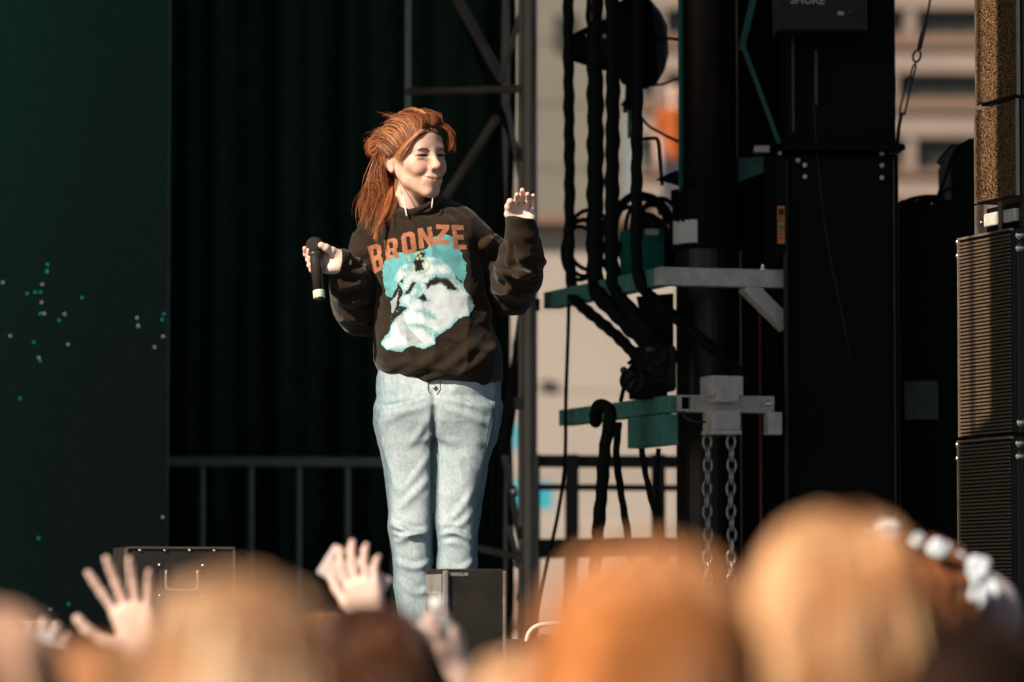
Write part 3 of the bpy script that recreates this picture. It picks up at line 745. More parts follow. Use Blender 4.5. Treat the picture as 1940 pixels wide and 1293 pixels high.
pan('side_post', 1450, 1484, 290, 1326, YF + .35, .1, M['black_paint'], et)
pan('shelf_edge', 1486, 1712, 272, 286, YF - .05, .1, M['black_paint'], et)
MB().lathe(P(1700, 280, YF - .02), Vector((1, 0, .06)), [(0, .010), (.02, .011), (.026, .008)], 12).build('knob', M['black_paint'], et)
for u, v in ((1478, 291), (1478, 314), (1478, 337), (1525, 313), (1525, 335), (1671, 291), (1671, 314), (1671, 337), (1512, 304)):
    Yb = YF - .004 if u > 1490 else YF + .345
    MB().lathe(P(u, v, Yb), Vector((0, -1, 0)), [(-.006, .0075), (.003, .0075), (.006, .004)], 12).build('bolt', M['galv'], et)
pan('corner_profile', 1471, 1490, 296, 480, YF - .022, .03, M['black_paint'], et)
st = pan('sticker', 1473, 1487, 391, 462, YF - .027, .004, M['orange'], et, 0); st['label'] = 'orange warning sticker'
for v0, v1, m in ((396, 408, 'black_plastic'), (427, 434, 'teal'), (412, 414, 'black_plastic'), (418, 420, 'black_plastic'), (438, 439, 'black_plastic'), (444, 445, 'black_plastic'), (450, 451, 'black_plastic')): pan('print', 1475, 1485, v0, v1, YF - .030, .002, M[m], st, 0)
for x0, x1, v0, v1 in ((1500, 1506, 60, 250), (1543, 1550, 95, 200)): pan('cable_duct', x0, x1, v0, v1, YF - .01, .02, M['dark_steel'], et, .002)
MB().tube(smooth_path([P(1541, 190, YF - .02), P(1549, 300, YF - .015), P(1566, 450, YF - .012), P(1592, 580, YF - .012), P(1612, 680, YF - .012)], 8), .0012, 6).build('loose_wire', M['dark_steel'], et, smooth=True)
MB().bar(P(1432, -20, 1.0), P(1404, 95, 1.0), .01, 12 * mpp(1)).build('diagonal', M['teal'], et); MB().bar(P(1405, 80, .99), P(1476, 272, .99), .01, 8 * mpp(1)).build('diagonal', M['teal'], et)
MB().prism([P(1397, 300, 1.05), P(1460, 296, 1.05), P(1460, 322, 1.05), P(1397, 346, 1.05)], Vector((0, .05, 0))).build('gusset', M['teal'], et)
MB().box(P(1443, 284, .95), (.05, .06, .022)).build('clip', M['galv'], et, bevel=.003)
pan('back_panel', 1396, 1492, -300, 1326, 1.32, .05, M['black_paint'], et); pan('back_panel', 1292, 1396, 520, 1326, 1.32, .05, M['black_paint'], et)
# cable conduit, ribbed
MB().tube(smooth_path([P(1462, 330, .98), P(1468, 420, .98), P(1462, 520, .98), P(1466, 700, .98), P(1462, 1330, .98)], 40), 15 * mpp(.98), 12, rfun=lambda a, s: 1 + .07 * math.sin(s * 420)).build('conduit', M['cable'], et, smooth=True)
MB().cyl((P(1440, 0, .9).x, .9 + RY, STAGE), P(1440, 560, .9), .006, 8).build('conduit_wire', M['red_cable'], et, smooth=True)
rc = thing('wireless_receiver', 'black receiver box with white lettering at the top edge of the picture', 'receiver', P(1552, 60, .42))
a = P(1470, 58, .42); b = P(1642, -90, .42)
MB().box(((a.x + b.x) / 2, .42 + RY + .1, (a.z + b.z) / 2), (b.x - a.x, .18, b.z - a.z)).build('case', M['black_plastic'], rc, bevel=.006)
M['grey_ink'] = mat('grey_print', (.40, .39, .35), .6, var=.05)
text_mesh('lettering', 'SHURE', 22 * mpp(.42), P(1530, 1, .428), (1, 0, -.02), (.08, 0, 1), M['grey_ink'], rc)
pan('tag', 1587, 1599, 22, 29, .425, .004, M['grey_ink'], rc, 0); pan('button', 1606, 1614, 18, 24, .425, .004, M['dark_steel'], rc, 0)
MB().cyl(P(1552, -89, .52), (P(1552, 0, .52).x, .52 + RY, ROOFZ), .012, 8).build('hanger', M['black_paint'], rc)
# rigging wire with turnbuckle
rg = thing('rigging_wire', 'steel rigging wire with eye and turnbuckle between tower and loudspeaker', 'wire', P(1705, 240, .55))
MB().tube([Vector((P(1800, 0, .5).x, .5 + RY, ROOFZ)), P(1763, -5, .5), P(1753, 52, .5)], 2.2 * mpp(.5), 8).build('wire', M['dark_steel'], rg, smooth=True)
MB().tube([P(1753, 50, .5), P(1748, 64, .5), P(1741, 94, .5)], [3 * mpp(.5), 5 * mpp(.5), 4.5 * mpp(.5)], 10).build('ferrule', M['dark_steel'], rg, smooth=True)
m_ = MB(); m_.ring(P(1737, 107, .5), (0, -1, 0), 7 * mpp(.5), 2.2 * mpp(.5), 20, 8, sx=1.6, up=P(1741, 94, .5) - P(1734, 120, .5)); m_.build('thimble', M['dark_steel'], rg, smooth=True)
m_ = MB(); m_.ring(P(1730, 135, .5), (1, -1, 0), 4.5 * mpp(.5), 1.8 * mpp(.5), 20, 8, sx=3.2, up=P(1735, 118, .5) - P(1726, 150, .5)); m_.build('shackle', M['dark_steel'], rg, smooth=True)
for o_ in (-5, 5): MB().cyl(P(1725 + o_, 147 + o_ * .4, .5), P(1709 + o_, 214 + o_ * .4, .5), 1.8 * mpp(.5), 8).build('turnbuckle_rod', M['dark_steel'], rg, smooth=True)
for u, v in ((1725, 147), (1709, 216)): MB().box(P(u, v, .5), (.022, .012, .010)).build('turnbuckle_end', M['dark_steel'], rg, bevel=.002)
MB().tube([P(1708, 216, .5), P(1703, 240, .55), P(1700, 276, .6)], .006, 8).build('lower_rod', M['dark_steel'], rg, smooth=True)
# black cases between tower and loudspeakers
bc = thing('equipment_case', 'tall black equipment case with cables on top, between tower and loudspeakers', 'case', P(1778, 1326, .95))
a = P(1704, 378, .95); b = P(1862, 378, .95)
MB().box(((a.x + b.x) / 2, 1.25 + RY, (a.z + STAGE) / 2), (b.x - a.x, .6, a.z - STAGE)).build('body', M['black_paint'], bc, bevel=.01)
MB().prism([P(1802, 378, .95), P(1800, 300, .95), P(1812, 276, .95), P(1836, 262, .95), P(1862, 260, .95), P(1862, 378, .95)], Vector((0, .4, 0))).build('hood', M['black_paint'], bc)
MB().tube(smooth_path([P(1778, 312, .9), P(1790, 296, .9), P(1808, 276, .92)], 5), .010, 8).build('hinge_arm', M['dark_steel'], bc, smooth=True)
MB().tube(smooth_path([P(1803, 300, .9), P(1790, 340, .9), P(1776, 374, .92)], 5), .006, 8).build('strap', M['cable'], bc, smooth=True)
for pts in ([(1706, 385), (1730, 376), (1760, 372), (1790, 374)], [(1776, 374), (1790, 362), (1806, 355), (1856, 352)], [(1712, 392), (1750, 378), (1780, 380)]):
    MB().tube(smooth_path([P(u, v, .93) for u, v in pts], 6), .006, 8).build('cable', M['cable'], bc, smooth=True)
MB().lathe(P(1764, 386, .945), Vector((0, -1, 0)), [(0, .006), (.004, .005), (.006, .002)], 10).build('rivet', M['chrome'], bc)
M['dull_box'] = mat('dull_grey_box', (.045, .055, .042), .55, var=.5, scale=25)
pan('junction_box', 1712, 1778, 722, 796, .90, .05, M['dull_box'], bc, .004)
P, mpp = P0, mpp0
def PN(u, v, Y): return np.array(P(u, v, Y))

# ------------------------------------------------------------------ loudspeaker stack at the right edge
M['gold_mesh'] = mat('sparkling_grille', (.30, .19, .10), .42, metal=.55, var=.3, scale=30)
nn = M['gold_mesh'].node_tree.nodes; ll = M['gold_mesh'].node_tree.links
vo = nn.new('ShaderNodeTexVoronoi'); vo.inputs['Scale'].default_value = 380
tcx = [q for q in nn if q.type == 'TEX_COORD'][0]; ll.new(tcx.outputs['Object'], vo.inputs['Vector'])
cr_ = nn.new('ShaderNodeValToRGB'); cr_.color_ramp.elements[0].position = .5; cr_.color_ramp.elements[0].color = (.03, .018, .009, 1); cr_.color_ramp.elements[1].position = .9; cr_.color_ramp.elements[1].color = (.70, .38, .19, 1)
sx2 = nn.new('ShaderNodeSeparateColor'); ll.new(vo.outputs['Color'], sx2.inputs[0]); ll.new(sx2.outputs[0], cr_.inputs[0]); ll.new(cr_.outputs[0], nn['Principled BSDF'].inputs['Base Color'])
bp = nn.new('ShaderNodeBump'); bp.inputs['Strength'].default_value = .8; bp.inputs['Distance'].default_value = .004; ll.new(sx2.outputs[1], bp.inputs['Height']); ll.new(bp.outputs[0], nn['Principled BSDF'].inputs['Normal'])
M['rib'] = mat('ribbed_grille', (.15, .105, .07), .42, metal=.2, var=.15, scale=50)
M['cab'] = mat('cabinet_paint', (.020, .017, .013), .45, var=.2, bump=.15, bscale=250, spec=.4)
M['trim'] = mat('worn_trim', (.34, .27, .21), .4, metal=.6, var=.25, scale=30)
def cabinet(label, u_near, v0, v1, Y, depth, front_w, style, u_shift=0, to_stage=False):
    n0, n1 = P(u_near, v0, Y), P(u_near, v1, Y)
    z1, z0 = n0.z, (STAGE + .002 if to_stage else n1.z)
    cx_, cy_ = n0.x, n0.y; h = z1 - z0
    t = thing('loudspeaker', label, 'loudspeaker', (cx_, cy_, z0), 'loudspeakers stacked at the right')
    corner = Vector((cx_, cy_, 0)); zc = Vector((0, 0, (z0 + z1) / 2))
    MB().box(corner + a_ * (front_w / 2 + .006) + b_ * (depth / 2) + zc, (front_w, depth, h - .003), AX).build('cabinet', M['cab'], t, bevel=.004)
    if style == 'mesh':
        MB().box(corner + b_ * (depth / 2 + .004) + zc - a_ * .002, (.012, depth - .012, h - .012), AX).build('grille', M['gold_mesh'], t, bevel=.002)
        for y in (0.004, depth - .002): MB().box(corner + b_ * y + zc - a_ * .005, (.010, .006, h - .006), AX).build('trim', M['trim'], t)
    else:
        MB().box(corner + b_ * (depth / 2) + zc - a_ * .001, (.012, depth - .004, h - .010), AX).build('grille_plate', M['black_plastic'], t)
        r_ = MB(); n = int(h / .0102)
        for i in range(n):
            zz = z0 + .008 + i * (h - .016) / n
            r_.box(corner + b_ * (depth / 2) + Vector((0, 0, zz)) - a_ * .010, (.008, depth - .016, .0052), AX)
        o = r_.build('grille_ribs', M['rib'], t); o['kind'] = 'stuff'
        MB().box(corner + b_ * (depth - .003) + zc - a_ * .008, (.014, .008, h - .006), AX).build('trim', M['trim'], t)
        MB().box(corner + b_ * (depth / 2) + Vector((0, 0, z1 - .004)) - a_ * .009, (.014, depth, .006), AX).build('trim', M['trim'], t)
        for zz in (z1 - .012, z1 - .05): MB().lathe(corner + b_ * (depth + .003) + Vector((0, 0, zz)) - a_ * .01, b_, [(-.004, .008), (.006, .008), (.010, .004)], 10).build('bolt', M['chrome'], t, smooth=True)
        for zz in (z1 - .02, z1 - .055, z0 + .03):
            MB().lathe(corner + a_ * .014 + Vector((0, 0, zz)), -b_, [(0, .013), (.004, .013), (.005, .009), (.012, .009), (.015, .004)], 14).build('bolt', M['chrome'], t, smooth=True)
    MB().box(corner + a_ * .036 + zc - b_ * .006, (.012, .010, h - .004), AX).build('front_trim', M['trim'], t)
    for q in range(3):
        MB().lathe(corner + a_ * .058 + Vector((0, 0, z0 + h * (.2 + .3 * q))), -b_, [(0, .009), (.006, .009), (.009, .004)], 12).build('front_bolt', M['chrome'], t, smooth=True)
    return t
YS = -.45
cabinet('topmost loudspeaker with sparkling gold grille, at the right edge of the picture', 1931, -170, 182, YS, .275, .5, 'mesh')
cabinet('loudspeaker with sparkling gold grille just above the steel frame gap', 1931, 185, 372, YS, .275, .5, 'mesh')
cabinet('loudspeaker with sunlit ribbed grille below the steel frame', 1922, 432, 822, YS - .02, .345, .5, 'rib')
cabinet('lowest loudspeaker with ribbed grille in shade, behind the flower crown', 1922, 826, 1400, YS - .02, .345, .5, 'rib', to_stage=True)
fr_ = thing('steel_rigging', 'steel rigging frame between gold and ribbed loudspeakers', 'frame', P(1931, 434, YS))
cn = P(1931, 408, YS); hz = 56 * mpp(YS)
MB().box(cn + b_ * .262 + a_ * .0, (.014, .03, hz + .02), AX).build('plate', M['trim'], fr_); MB().box(cn + b_ * .01 + a_ * .02, (.02, .02, hz + .02), AX).build('plate', M['cab'], fr_)
MB().box(cn + b_ * .13 + a_ * .07, (.10, .25, hz), AX).build('core', M['black_paint'], fr_)
for y, ln in ((.175, .10), (.06, .075)): MB().box(cn + b_ * y + a_ * .004 + zv * .004, (.016, ln, .036), AX).build('bar', M['galv'], fr_, bevel=.004)
MB().box(cn + b_ * .115 - a_ * .004, (.008, .008, hz + .012), AX).build('divider', M['trim'], fr_)
MB().lathe(cn + b_ * .236 + a_ * .002, -a_, [(0, .006), (.01, .006), (.013, .002)], 10).build('bolt', M['chrome'], fr_, smooth=True)
MB().box(cn + a_ * .25 + b_ * .13, (.24, .25, hz), AX).build('core', M['black_paint'], fr_)

# ------------------------------------------------------------------ boxes along the stage front
def yawbox(name, label, cat, u, vtop, Y, wa, wb, m, group=None):
    c_ = P(u, vtop, Y); h = c_.z - STAGE - .002
    t = thing(name, label, cat, (c_.x, c_.y, STAGE + .002), group)
    base = Vector((c_.x, c_.y, STAGE + .002))
    o = MB().box(base + a_ * wa / 2 + b_ * wb / 2 + zv * h / 2, (wa, wb, h), AX).build('body', m, t, bevel=.004)
    return t, base, h
t, base, h = yawbox('spark_machine', 'black spark machine with white lettering, in front of her feet', 'machine', 844, 1078, -1.0, .158, .165, M['box_black'])
MB().box(base + zv * h / 2 - a_ * .0 - b_ * .001, (.012, .012, h - .01), AX).build('corner_trim', M['alu_dull'], t, bevel=.002)
MB().box(base + a_ * .158 + zv * h / 2 - b_ * .001, (.008, .010, h - .01), AX).build('corner_trim', M['trim'], t, bevel=.002)
MB().box(base + b_ * .085 - a_ * .004 + zv * (h * .5), (.008, .13, h * .92), AX).build('side_panel', M['alu_dull'], t, bevel=.002)
MB().box(base + b_ * .085 - a_ * .010 + zv * (h - .085), (.008, .09, .045), AX).build('side_slot', M['black_plastic'], t, bevel=.002)
text_mesh('lettering', 'SPARKULAR', .0115, base + a_ * .030 + zv * (h - .0145) - b_ * .0012, a_, zv, M['grey_ink'], t)
M['case_edge'] = mat('case_edge', (.13, .105, .08), .45, metal=.4)
t, base, h = yawbox('flight_case', 'black flight case with rivets and a recessed handle, left of the phone hand', 'case', 240, 1037, -1.0, .283, .16, M['box_black'])
for q in range(4): MB().lathe(base + a_ * (.035 + q * .065) + zv * (h - .008), -b_, [(0, .0042), (.002, .004), (.004, .002)], 10).build('rivet', M['chrome'], t, smooth=True)
for q in (.086, .200):
    MB().lathe(base + a_ * q + zv * (h - .046), -b_, [(0, .0050), (.003, .0046), (.005, .002)], 10).build('rivet', M['chrome'], t, smooth=True)
    MB().lathe(base + a_ * q + zv * (h - .122), -b_, [(0, .0040), (.003, .0036), (.005, .002)], 10).build('rivet', M['chrome'], t, smooth=True)
dish = MB().box(base + a_ * .143 + zv * (h - .084) - b_ * .001, (.108, .006, .070), AX).build('handle_dish', M['black_plastic'], t, bevel=.002)
MB().tube(smooth_path([base + a_ * x + zv * (h - z) - b_ * .008 for x, z in ((.102, .058), (.102, .100), (.112, .108), (.174, .108), (.184, .100), (.184, .058))], 5), .0035, 8).build('handle', M['trim'], t, smooth=True)
for o_, s_ in ((0, (.010, .010)), ): MB().box(base + zv * h / 2 - b_ * .001 - a_ * .001, (.010, .010, h - .006), AX).build('edge_trim', M['case_edge'], t, bevel=.002)
MB().box(base + a_ * .1415 + zv * (h - .001) - b_ * .001, (.283, .006, .005), AX).build('edge_trim', M['case_edge'], t); MB().box(base + a_ * .282 + zv * (h / 2) - b_ * .001, (.005, .006, h - .01), AX).build('edge_trim', M['case_edge'], t)
t, base, h = yawbox('floor_box', 'low black box with a bright edge at the lower left corner', 'box', -60, 1176, -1.1, .225, .2, M['box_black'])
M['green_edge'] = mat('pale_green_edge', (.30, .38, .14), .5)
MB().box(base + a_ * .10 + zv * (h - .002) - b_ * .001, (.20, .006, .006), AX).build('edge_strip', M['green_edge'], t); MB().box(base + a_ * .222 + zv * (h / 2) - b_ * .001, (.012, .012, h - .004), AX).build('corner_trim', M['alu_dull'], t, bevel=.002)  # pale green strip along the top edge
t, base, h = yawbox('floor_box', 'low black box with a white loop handle, right of the spark machine', 'box', 985, 1212, -.6, .20, .18, M['box_black'])
MB().tube(smooth_path([P(997, 1216, -.62), P(1003, 1198, -.62), P(1018, 1186, -.62), P(1045, 1182, -.62), P(1072, 1186, -.62), P(1082, 1216, -.62)], 6), .0062, 8).build('handle', M['white'], t, smooth=True)
MB().box(P(1050, 1206, -.64), (.09, .01, .012)).build('handle_plate', M['alu_dull'], t)
# ------------------------------------------------------------------ people: shared head and hand builders
def head_sdf(s, c, R, sc=1.0, smile=1.0):
    """head with face, facing local -y, eyes at local z = 0, into field s"""
    c = np.array(c)
    T = lambda x, y, z: c + R @ (np.array((x, y, z)) * sc)
    E = lambda p, r, k=0.01, mode='add', R2=None: s.ell(T(*p), np.array(r) * sc, R if R2 is None else R @ R2, k * sc, mode)
    C = lambda a, b, ra, rb, k=0.01, mode='add': s.cap(T(*a), T(*b), ra * sc, rb * sc, k * sc, mode)
    E((0, 0.012, 0.034), (0.074, 0.094, 0.077))
    E((0, -0.026, -0.020), (0.058, 0.066, 0.080), 0.03)
    E((0, -0.044, -0.068), (0.034, 0.040, 0.036), 0.028)
    C((-0.007, -0.075, -0.098), (0.007, -0.075, -0.098), 0.0145, 0.0145, 0.020)
    for g in (-1, 1):
        C((g * 0.053, 0.006, -0.032), (g * 0.041, -0.024, -0.064), 0.011, 0.010, 0.022)
        C((g * 0.041, -0.024, -0.064), (g * 0.010, -0.068, -0.099), 0.010, 0.011, 0.02)
        E((g * 0.041, -0.060, -0.022), (0.020, 0.019, 0.018), 0.02)
        E((g * 0.033, -0.073, -0.038), (0.018, 0.017, 0.016), 0.016)
    C((-0.032, -0.081, 0.019), (0.032, -0.081, 0.019), 0.012, 0.012, 0.02)
    E((0, -0.050, 0.055), (0.052, 0.042, 0.04), 0.03)
    for g in (-1, 1):
        E((g * 0.031, -0.099, 0.001), (0.019, 0.014, 0.010), 0.012, 'sub')
        E((g * 0.031, -0.0775, 0.001), (0.0145, 0.0125, 0.0105), 0.006)
        C((g * 0.020, -0.0870, -0.0085), (g * 0.043, -0.0805, -0.006), 0.0026, 0.0024, 0.010)
        C((g * 0.016, -0.089, 0.0065), (g * 0.046, -0.080, 0.0055), 0.0032, 0.003, 0.006)
        C((g * 0.018, -0.0955, 0.0005), (g * 0.045, -0.0855, -0.0012), 0.0018, 0.0012, 0.003, 'sub')
    C((0, -0.090, 0.008), (0, -0.108, -0.028), 0.0075, 0.0100, 0.014)
    E((0, -0.1115, -0.034), (0.0115, 0.0115, 0.0100), None or 0.010)
    for g in (-1, 1):
        E((g * 0.0125, -0.1015, -0.0365), (0.0078, 0.0100, 0.0078), 0.006)
        E((g * 0.0062, -0.110, -0.0445), (0.0036, 0.0048, 0.0034), 0.003, 'sub')
    E((0, -0.082, -0.066), (0.030, 0.019, 0.021), 0.018)
    w = 0.0300 * (0.85 + 0.15 * smile); up = 0.0090 * smile
    for g in (-1, 1):
        C((0, -0.0965, -0.0628), (g * 0.012, -0.0945, -0.0618), 0.0034, 0.0034, 0.005)
        C((g * 0.012, -0.0945, -0.0618), (g * w, -0.0815, -0.0655 + up), 0.0034, 0.0014, 0.005)
        C((0, -0.0955, -0.0705), (g * 0.012, -0.0930, -0.0695), 0.0044, 0.0040, 0.006)
        C((g * 0.012, -0.0930, -0.0695), (g * w * 0.95, -0.0815, -0.0665 + up), 0.0040, 0.0014, 0.005)
    for g in (-1, 1):
        C((g * 0.018, -0.1005, -0.038), (g * 0.0345, -0.0885, -0.060), 0.0022, 0.0022, 0.010, 'sub')
        C((g * 0.0365, -0.085, -0.056), (g * 0.037, -0.080, -0.070), 0.0022, 0.002, 0.008, 'sub')
        # ear
        Re = np.array(Matrix.Rotation(math.radians(g * -22), 3, 'Z') @ Matrix.Rotation(math.radians(-12), 3, 'X'))
        E((g * 0.0745, 0.018, -0.004), (0.0075, 0.018, 0.030), 0.006, 'add', Re)
        E((g * 0.0815, 0.014, 0.000), (0.0052, 0.0105, 0.0185), 0.003, 'sub', Re)
        C((g * 0.0775, 0.020, 0.002), (g * 0.0765, 0.014, -0.012), 0.0035, 0.003, 0.003)
        E((g * 0.073, 0.008, -0.030), (0.005, 0.007, 0.009), 0.006)
def head_local(V, c, R, sc=1.0): return (V - np.array(c)) @ R / sc
def g3(q, p, r): return np.exp(-(((q - np.array(p)) / np.array(r)) ** 2).sum(1))
def face_colors(V, c, R, sc, base, lip=(0.46, 0.17, 0.13), scalp=None):
    q = head_local(V, c, R, sc)
    C = np.tile(np.array(base, float), (len(V), 1))
    def mixin(w, colr):
        nonlocal C
        C = C * (1 - w[:, None]) + np.array(colr) * w[:, None]
    blush = (base[0] * 0.95, base[1] * 0.66, base[2] * 0.58)
    for g in (-1, 1):
        mixin(0.55 * g3(q, (g * 0.040, -0.078, -0.036), (0.022, 0.03, 0.018)), blush)
        mixin(0.5 * g3(q, (g * 0.078, 0.018, -0.002), (0.012, 0.025, 0.035)), blush)
        mixin(np.clip(1.9 * g3(q, (g * 0.0315, -0.090, -0.0003), (0.0145, 0.02, 0.0034)), 0, 1), (0.030, 0.015, 0.010))
        mixin(0.35 * g3(q, (g * 0.031, -0.088, 0.007), (0.017, 0.02, 0.006)), (base[0] * 0.6, base[1] * 0.45, base[2] * 0.38))
    mixin(0.35 * g3(q, (0, -0.115, -0.036), (0.014, 0.02, 0.012)), blush)
    if scalp is not None:
        th = np.abs(np.arctan2(q[:, 0], -(q[:, 1] - .002) / 1.15)) / 1.66
        hz = np.where(th < 1.05, .064 - .064 * np.clip(th, 0, 1.05) ** 1.25, -.05 - .3 * (th - 1.05))
        mixin(np.clip((q[:, 2] - hz) / .006 + .5 + .25 * vnoise(V, 300), 0, .92), scalp)
    lipline = -0.0665 + 0.0090 * (q[:, 0] / 0.0300) ** 2
    inlip = (np.abs(q[:, 0]) < 0.0300) & (q[:, 1] < -0.075)
    h = 0.0068 * np.sqrt(np.clip(1 - (q[:, 0] / 0.0300) ** 2, 0, 1))
    mixin(np.where(inlip, np.clip((h - np.abs(q[:, 2] - lipline)) / 0.0025, 0, 0.9), 0), lip)
    mixin(np.where(inlip, 0.85 * np.exp(-((q[:, 2] - lipline) / 0.0017) ** 2), 0), (0.17, 0.04, 0.03))
    return C
def hand_from_joints(s, fingers, palm_pts, rs=None, k=0.006, sc=1.0):
    """fingers: joint polylines (knuckle to tip); palm_pts: (a, b, ra, rb) capsules"""
    for a, b, ra, rb in palm_pts: s.cap(a, b, ra * sc, rb * sc, 0.012 * sc)
    for f, r in fingers:
        n = len(f)
        rr = [r * (1.0 - 0.22 * i / (n - 1)) * sc for i in range(n)]
        s.chain(f, rr, k * sc * 0.5)
        for i in range(1, n - 1): s.ell(f[i], (rr[i] * 1.07,) * 3, None, 0.003 * sc)
def standard_hand(wrist, d, nrm, thumb_side, curl=(20, 35, 20), spread=8, sc=1.0, thumb_out=40):
    """joints for a hand: d = wrist-to-middle-knuckle direction, nrm = out of the palm, thumb_side = towards the thumb"""
    w = np.array(wrist, float); d = np.array(d, float); d /= np.linalg.norm(d)
    nrm = np.array(nrm, float); nrm -= d * (nrm @ d); nrm /= np.linalg.norm(nrm)
    t = np.cross(d, nrm); t = t if t @ np.array(thumb_side) > 0 else -t
    F = []
    offs = [(0.026, 0.086, 0.040, 0.024, 0.020, 0.0085), (0.006, 0.090, 0.044, 0.027, 0.021, 0.0088),
            (-0.014, 0.086, 0.041, 0.025, 0.020, 0.0083), (-0.031, 0.077, 0.032, 0.019, 0.018, 0.0073)]
    for i, (lat, ln, l1, l2, l3, r) in enumerate(offs):
        p = w + (t * lat + d * ln) * sc; pts = [w + (t * lat * 0.8 + d * ln * 0.7) * sc, p]
        ang = 0; sp = math.radians(spread * (1.2 - i * 0.9))
        cv = [cc + i * 3 for cc in curl]
        for l, cc in zip((l1, l2, l3), cv):
            ang += math.radians(cc)
            dirv = (d * math.cos(sp) + t * math.sin(sp)) * math.cos(ang) + nrm * math.sin(ang)
            p = p + dirv * l * sc; pts.append(p)
        F.append((pts, r))
    to = math.radians(thumb_out)
    b0 = w + (t * 0.020 + d * 0.020 + nrm * 0.006) * sc
    b1 = b0 + (t * math.sin(to) + d * math.cos(to) + nrm * 0.25) * 0.042 * sc
    b2 = b1 + (t * math.sin(to * 0.7) + d * math.cos(to * 0.7) + nrm * 0.25) * 0.034 * sc
    b3 = b2 + (t * math.sin(to * 0.4) + d * math.cos(to * 0.4) + nrm * 0.2) * 0.026 * sc
    F.append(([b0, b1, b2, b3], 0.0115))
    palm = [(w + (t * 0.010) * sc, w + (t * 0.024 + d * 0.080) * sc, 0.017, 0.0125), (w, w + (t * 0.005 + d * 0.083) * sc, 0.017, 0.0125),
            (w + (t * -0.008) * sc, w + (t * -0.013 + d * 0.080) * sc, 0.017, 0.012), (w + (t * -0.014) * sc, w + (t * -0.029 + d * 0.070) * sc, 0.015, 0.0115),
            (w + (t * 0.014 + d * 0.012 + nrm * 0.004) * sc, b1, 0.016, 0.0125), (w + (t * -0.018 + d * 0.018 + nrm * 0.003) * sc, w + (t * -0.026 + d * 0.055 + nrm * 0.003) * sc, 0.014, 0.012)]
    return F, palm
def strands(guides, n, r, spread, seed, wave=0.0, seg=10, clump=0.5, base=(0.30, 0.10, 0.035), cvar=0.55, tip=None, taper=0.85, jit=0.0):
    """thin three-sided locks interpolated between guide polylines; returns V, tris(quads), colours"""
    g = np.random.default_rng(seed)
    G = [np.array(smooth_path(q, 10)) for q in guides]
    def resample(p, m):
        L = np.r_[0, np.cumsum(np.linalg.norm(np.diff(p, axis=0), axis=1))]; t = np.linspace(0, L[-1], m)
        return np.stack([np.interp(t, L, p[:, i]) for i in range(3)], 1)
    G = np.array([resample(p, seg) for p in G]); ng = len(G)
    V = []; Q = []; C = []; o = 0; tt = np.linspace(0, 1, seg)
    ncl = max(4, n // 14); cl_off = g.normal(0, 1, (ncl, 3)); cl_ph = g.random((ncl, 3)) * 6.28; cl_t = g.random(ncl) * (ng - 1)
    cl_c = 1 + g.normal(0, cvar * 0.7, ncl)
    for i in range(n):
        c = g.integers(ncl)
        a = np.clip(cl_t[c] + g.normal(0, 0.35), 0, ng - 1 - 1e-6) if ng > 1 else 0.0
        k = int(a); f = a - k
        p = G[k] if ng == 1 else G[k] * (1 - f) + G[k + 1] * f
        off = cl_off[c] * clump + g.normal(0, 1, 3) * (1 - clump * 0.6)
        amp = spread * (0.35 + 0.65 * tt)[:, None]
        p = p + off * amp
        if wave:
            ph = cl_ph[c] + g.normal(0, 0.35, 3)
            p = p + wave * (tt ** 1.2)[:, None] * np.sin(tt[:, None] * np.array([7.5, 6.1, 5.0]) + ph)
        L = g.uniform(0.72, 1.0); p = p[:max(4, int(seg * L))]
        if jit: p = resample(p, 40)[int(g.uniform(0, jit) * 40):]
        p = resample(p, seg)
        d = np.gradient(p, axis=0); d /= np.linalg.norm(d, axis=1, keepdims=True) + 1e-9
        sd = np.cross(d, (0.3, 0.8, 0.5)); sd /= np.linalg.norm(sd, axis=1, keepdims=True) + 1e-9
        t2 = np.cross(d, sd)
        rr = (r * g.uniform(0.6, 1.3) * (1 - taper * tt ** 2.2))[:, None]
        ring = np.stack([p + rr * (math.cos(x) * sd + math.sin(x) * t2) for x in (0.5, 2.6, 4.7)], 1).reshape(-1, 3)
        V.append(ring)
        ix = np.arange(seg - 1)[:, None] * 3 + np.arange(3)[None]; jx = np.arange(seg - 1)[:, None] * 3 + (np.arange(3)[None] + 1) % 3
        Q.append(np.stack([ix, jx, jx + 3, ix + 3], -1).reshape(-1, 4) + o); o += len(ring)
        cc = np.clip(np.array(base) * cl_c[c] * (1 + g.normal(0, cvar * 0.5)), 0.004, 1)
        if tip is not None: cc = cc[None] * (1 - tt[:, None]) + np.array(tip)[None] * tt[:, None]
        else: cc = np.tile(cc, (seg, 1))
        C.append(np.repeat(cc, 3, 0))
    return np.concatenate(V), np.concatenate(Q), np.concatenate(C)
def strand_mesh(name, sets, m, parent):
    V = []; Q = []; C = []; o = 0
    for v, q, c in sets: V.append(v); Q.append(q + o); C.append(c); o += len(v)
    return add_mesh(name, np.concatenate(V), np.concatenate(Q), m, parent, smooth=True, colors=np.concatenate(C))

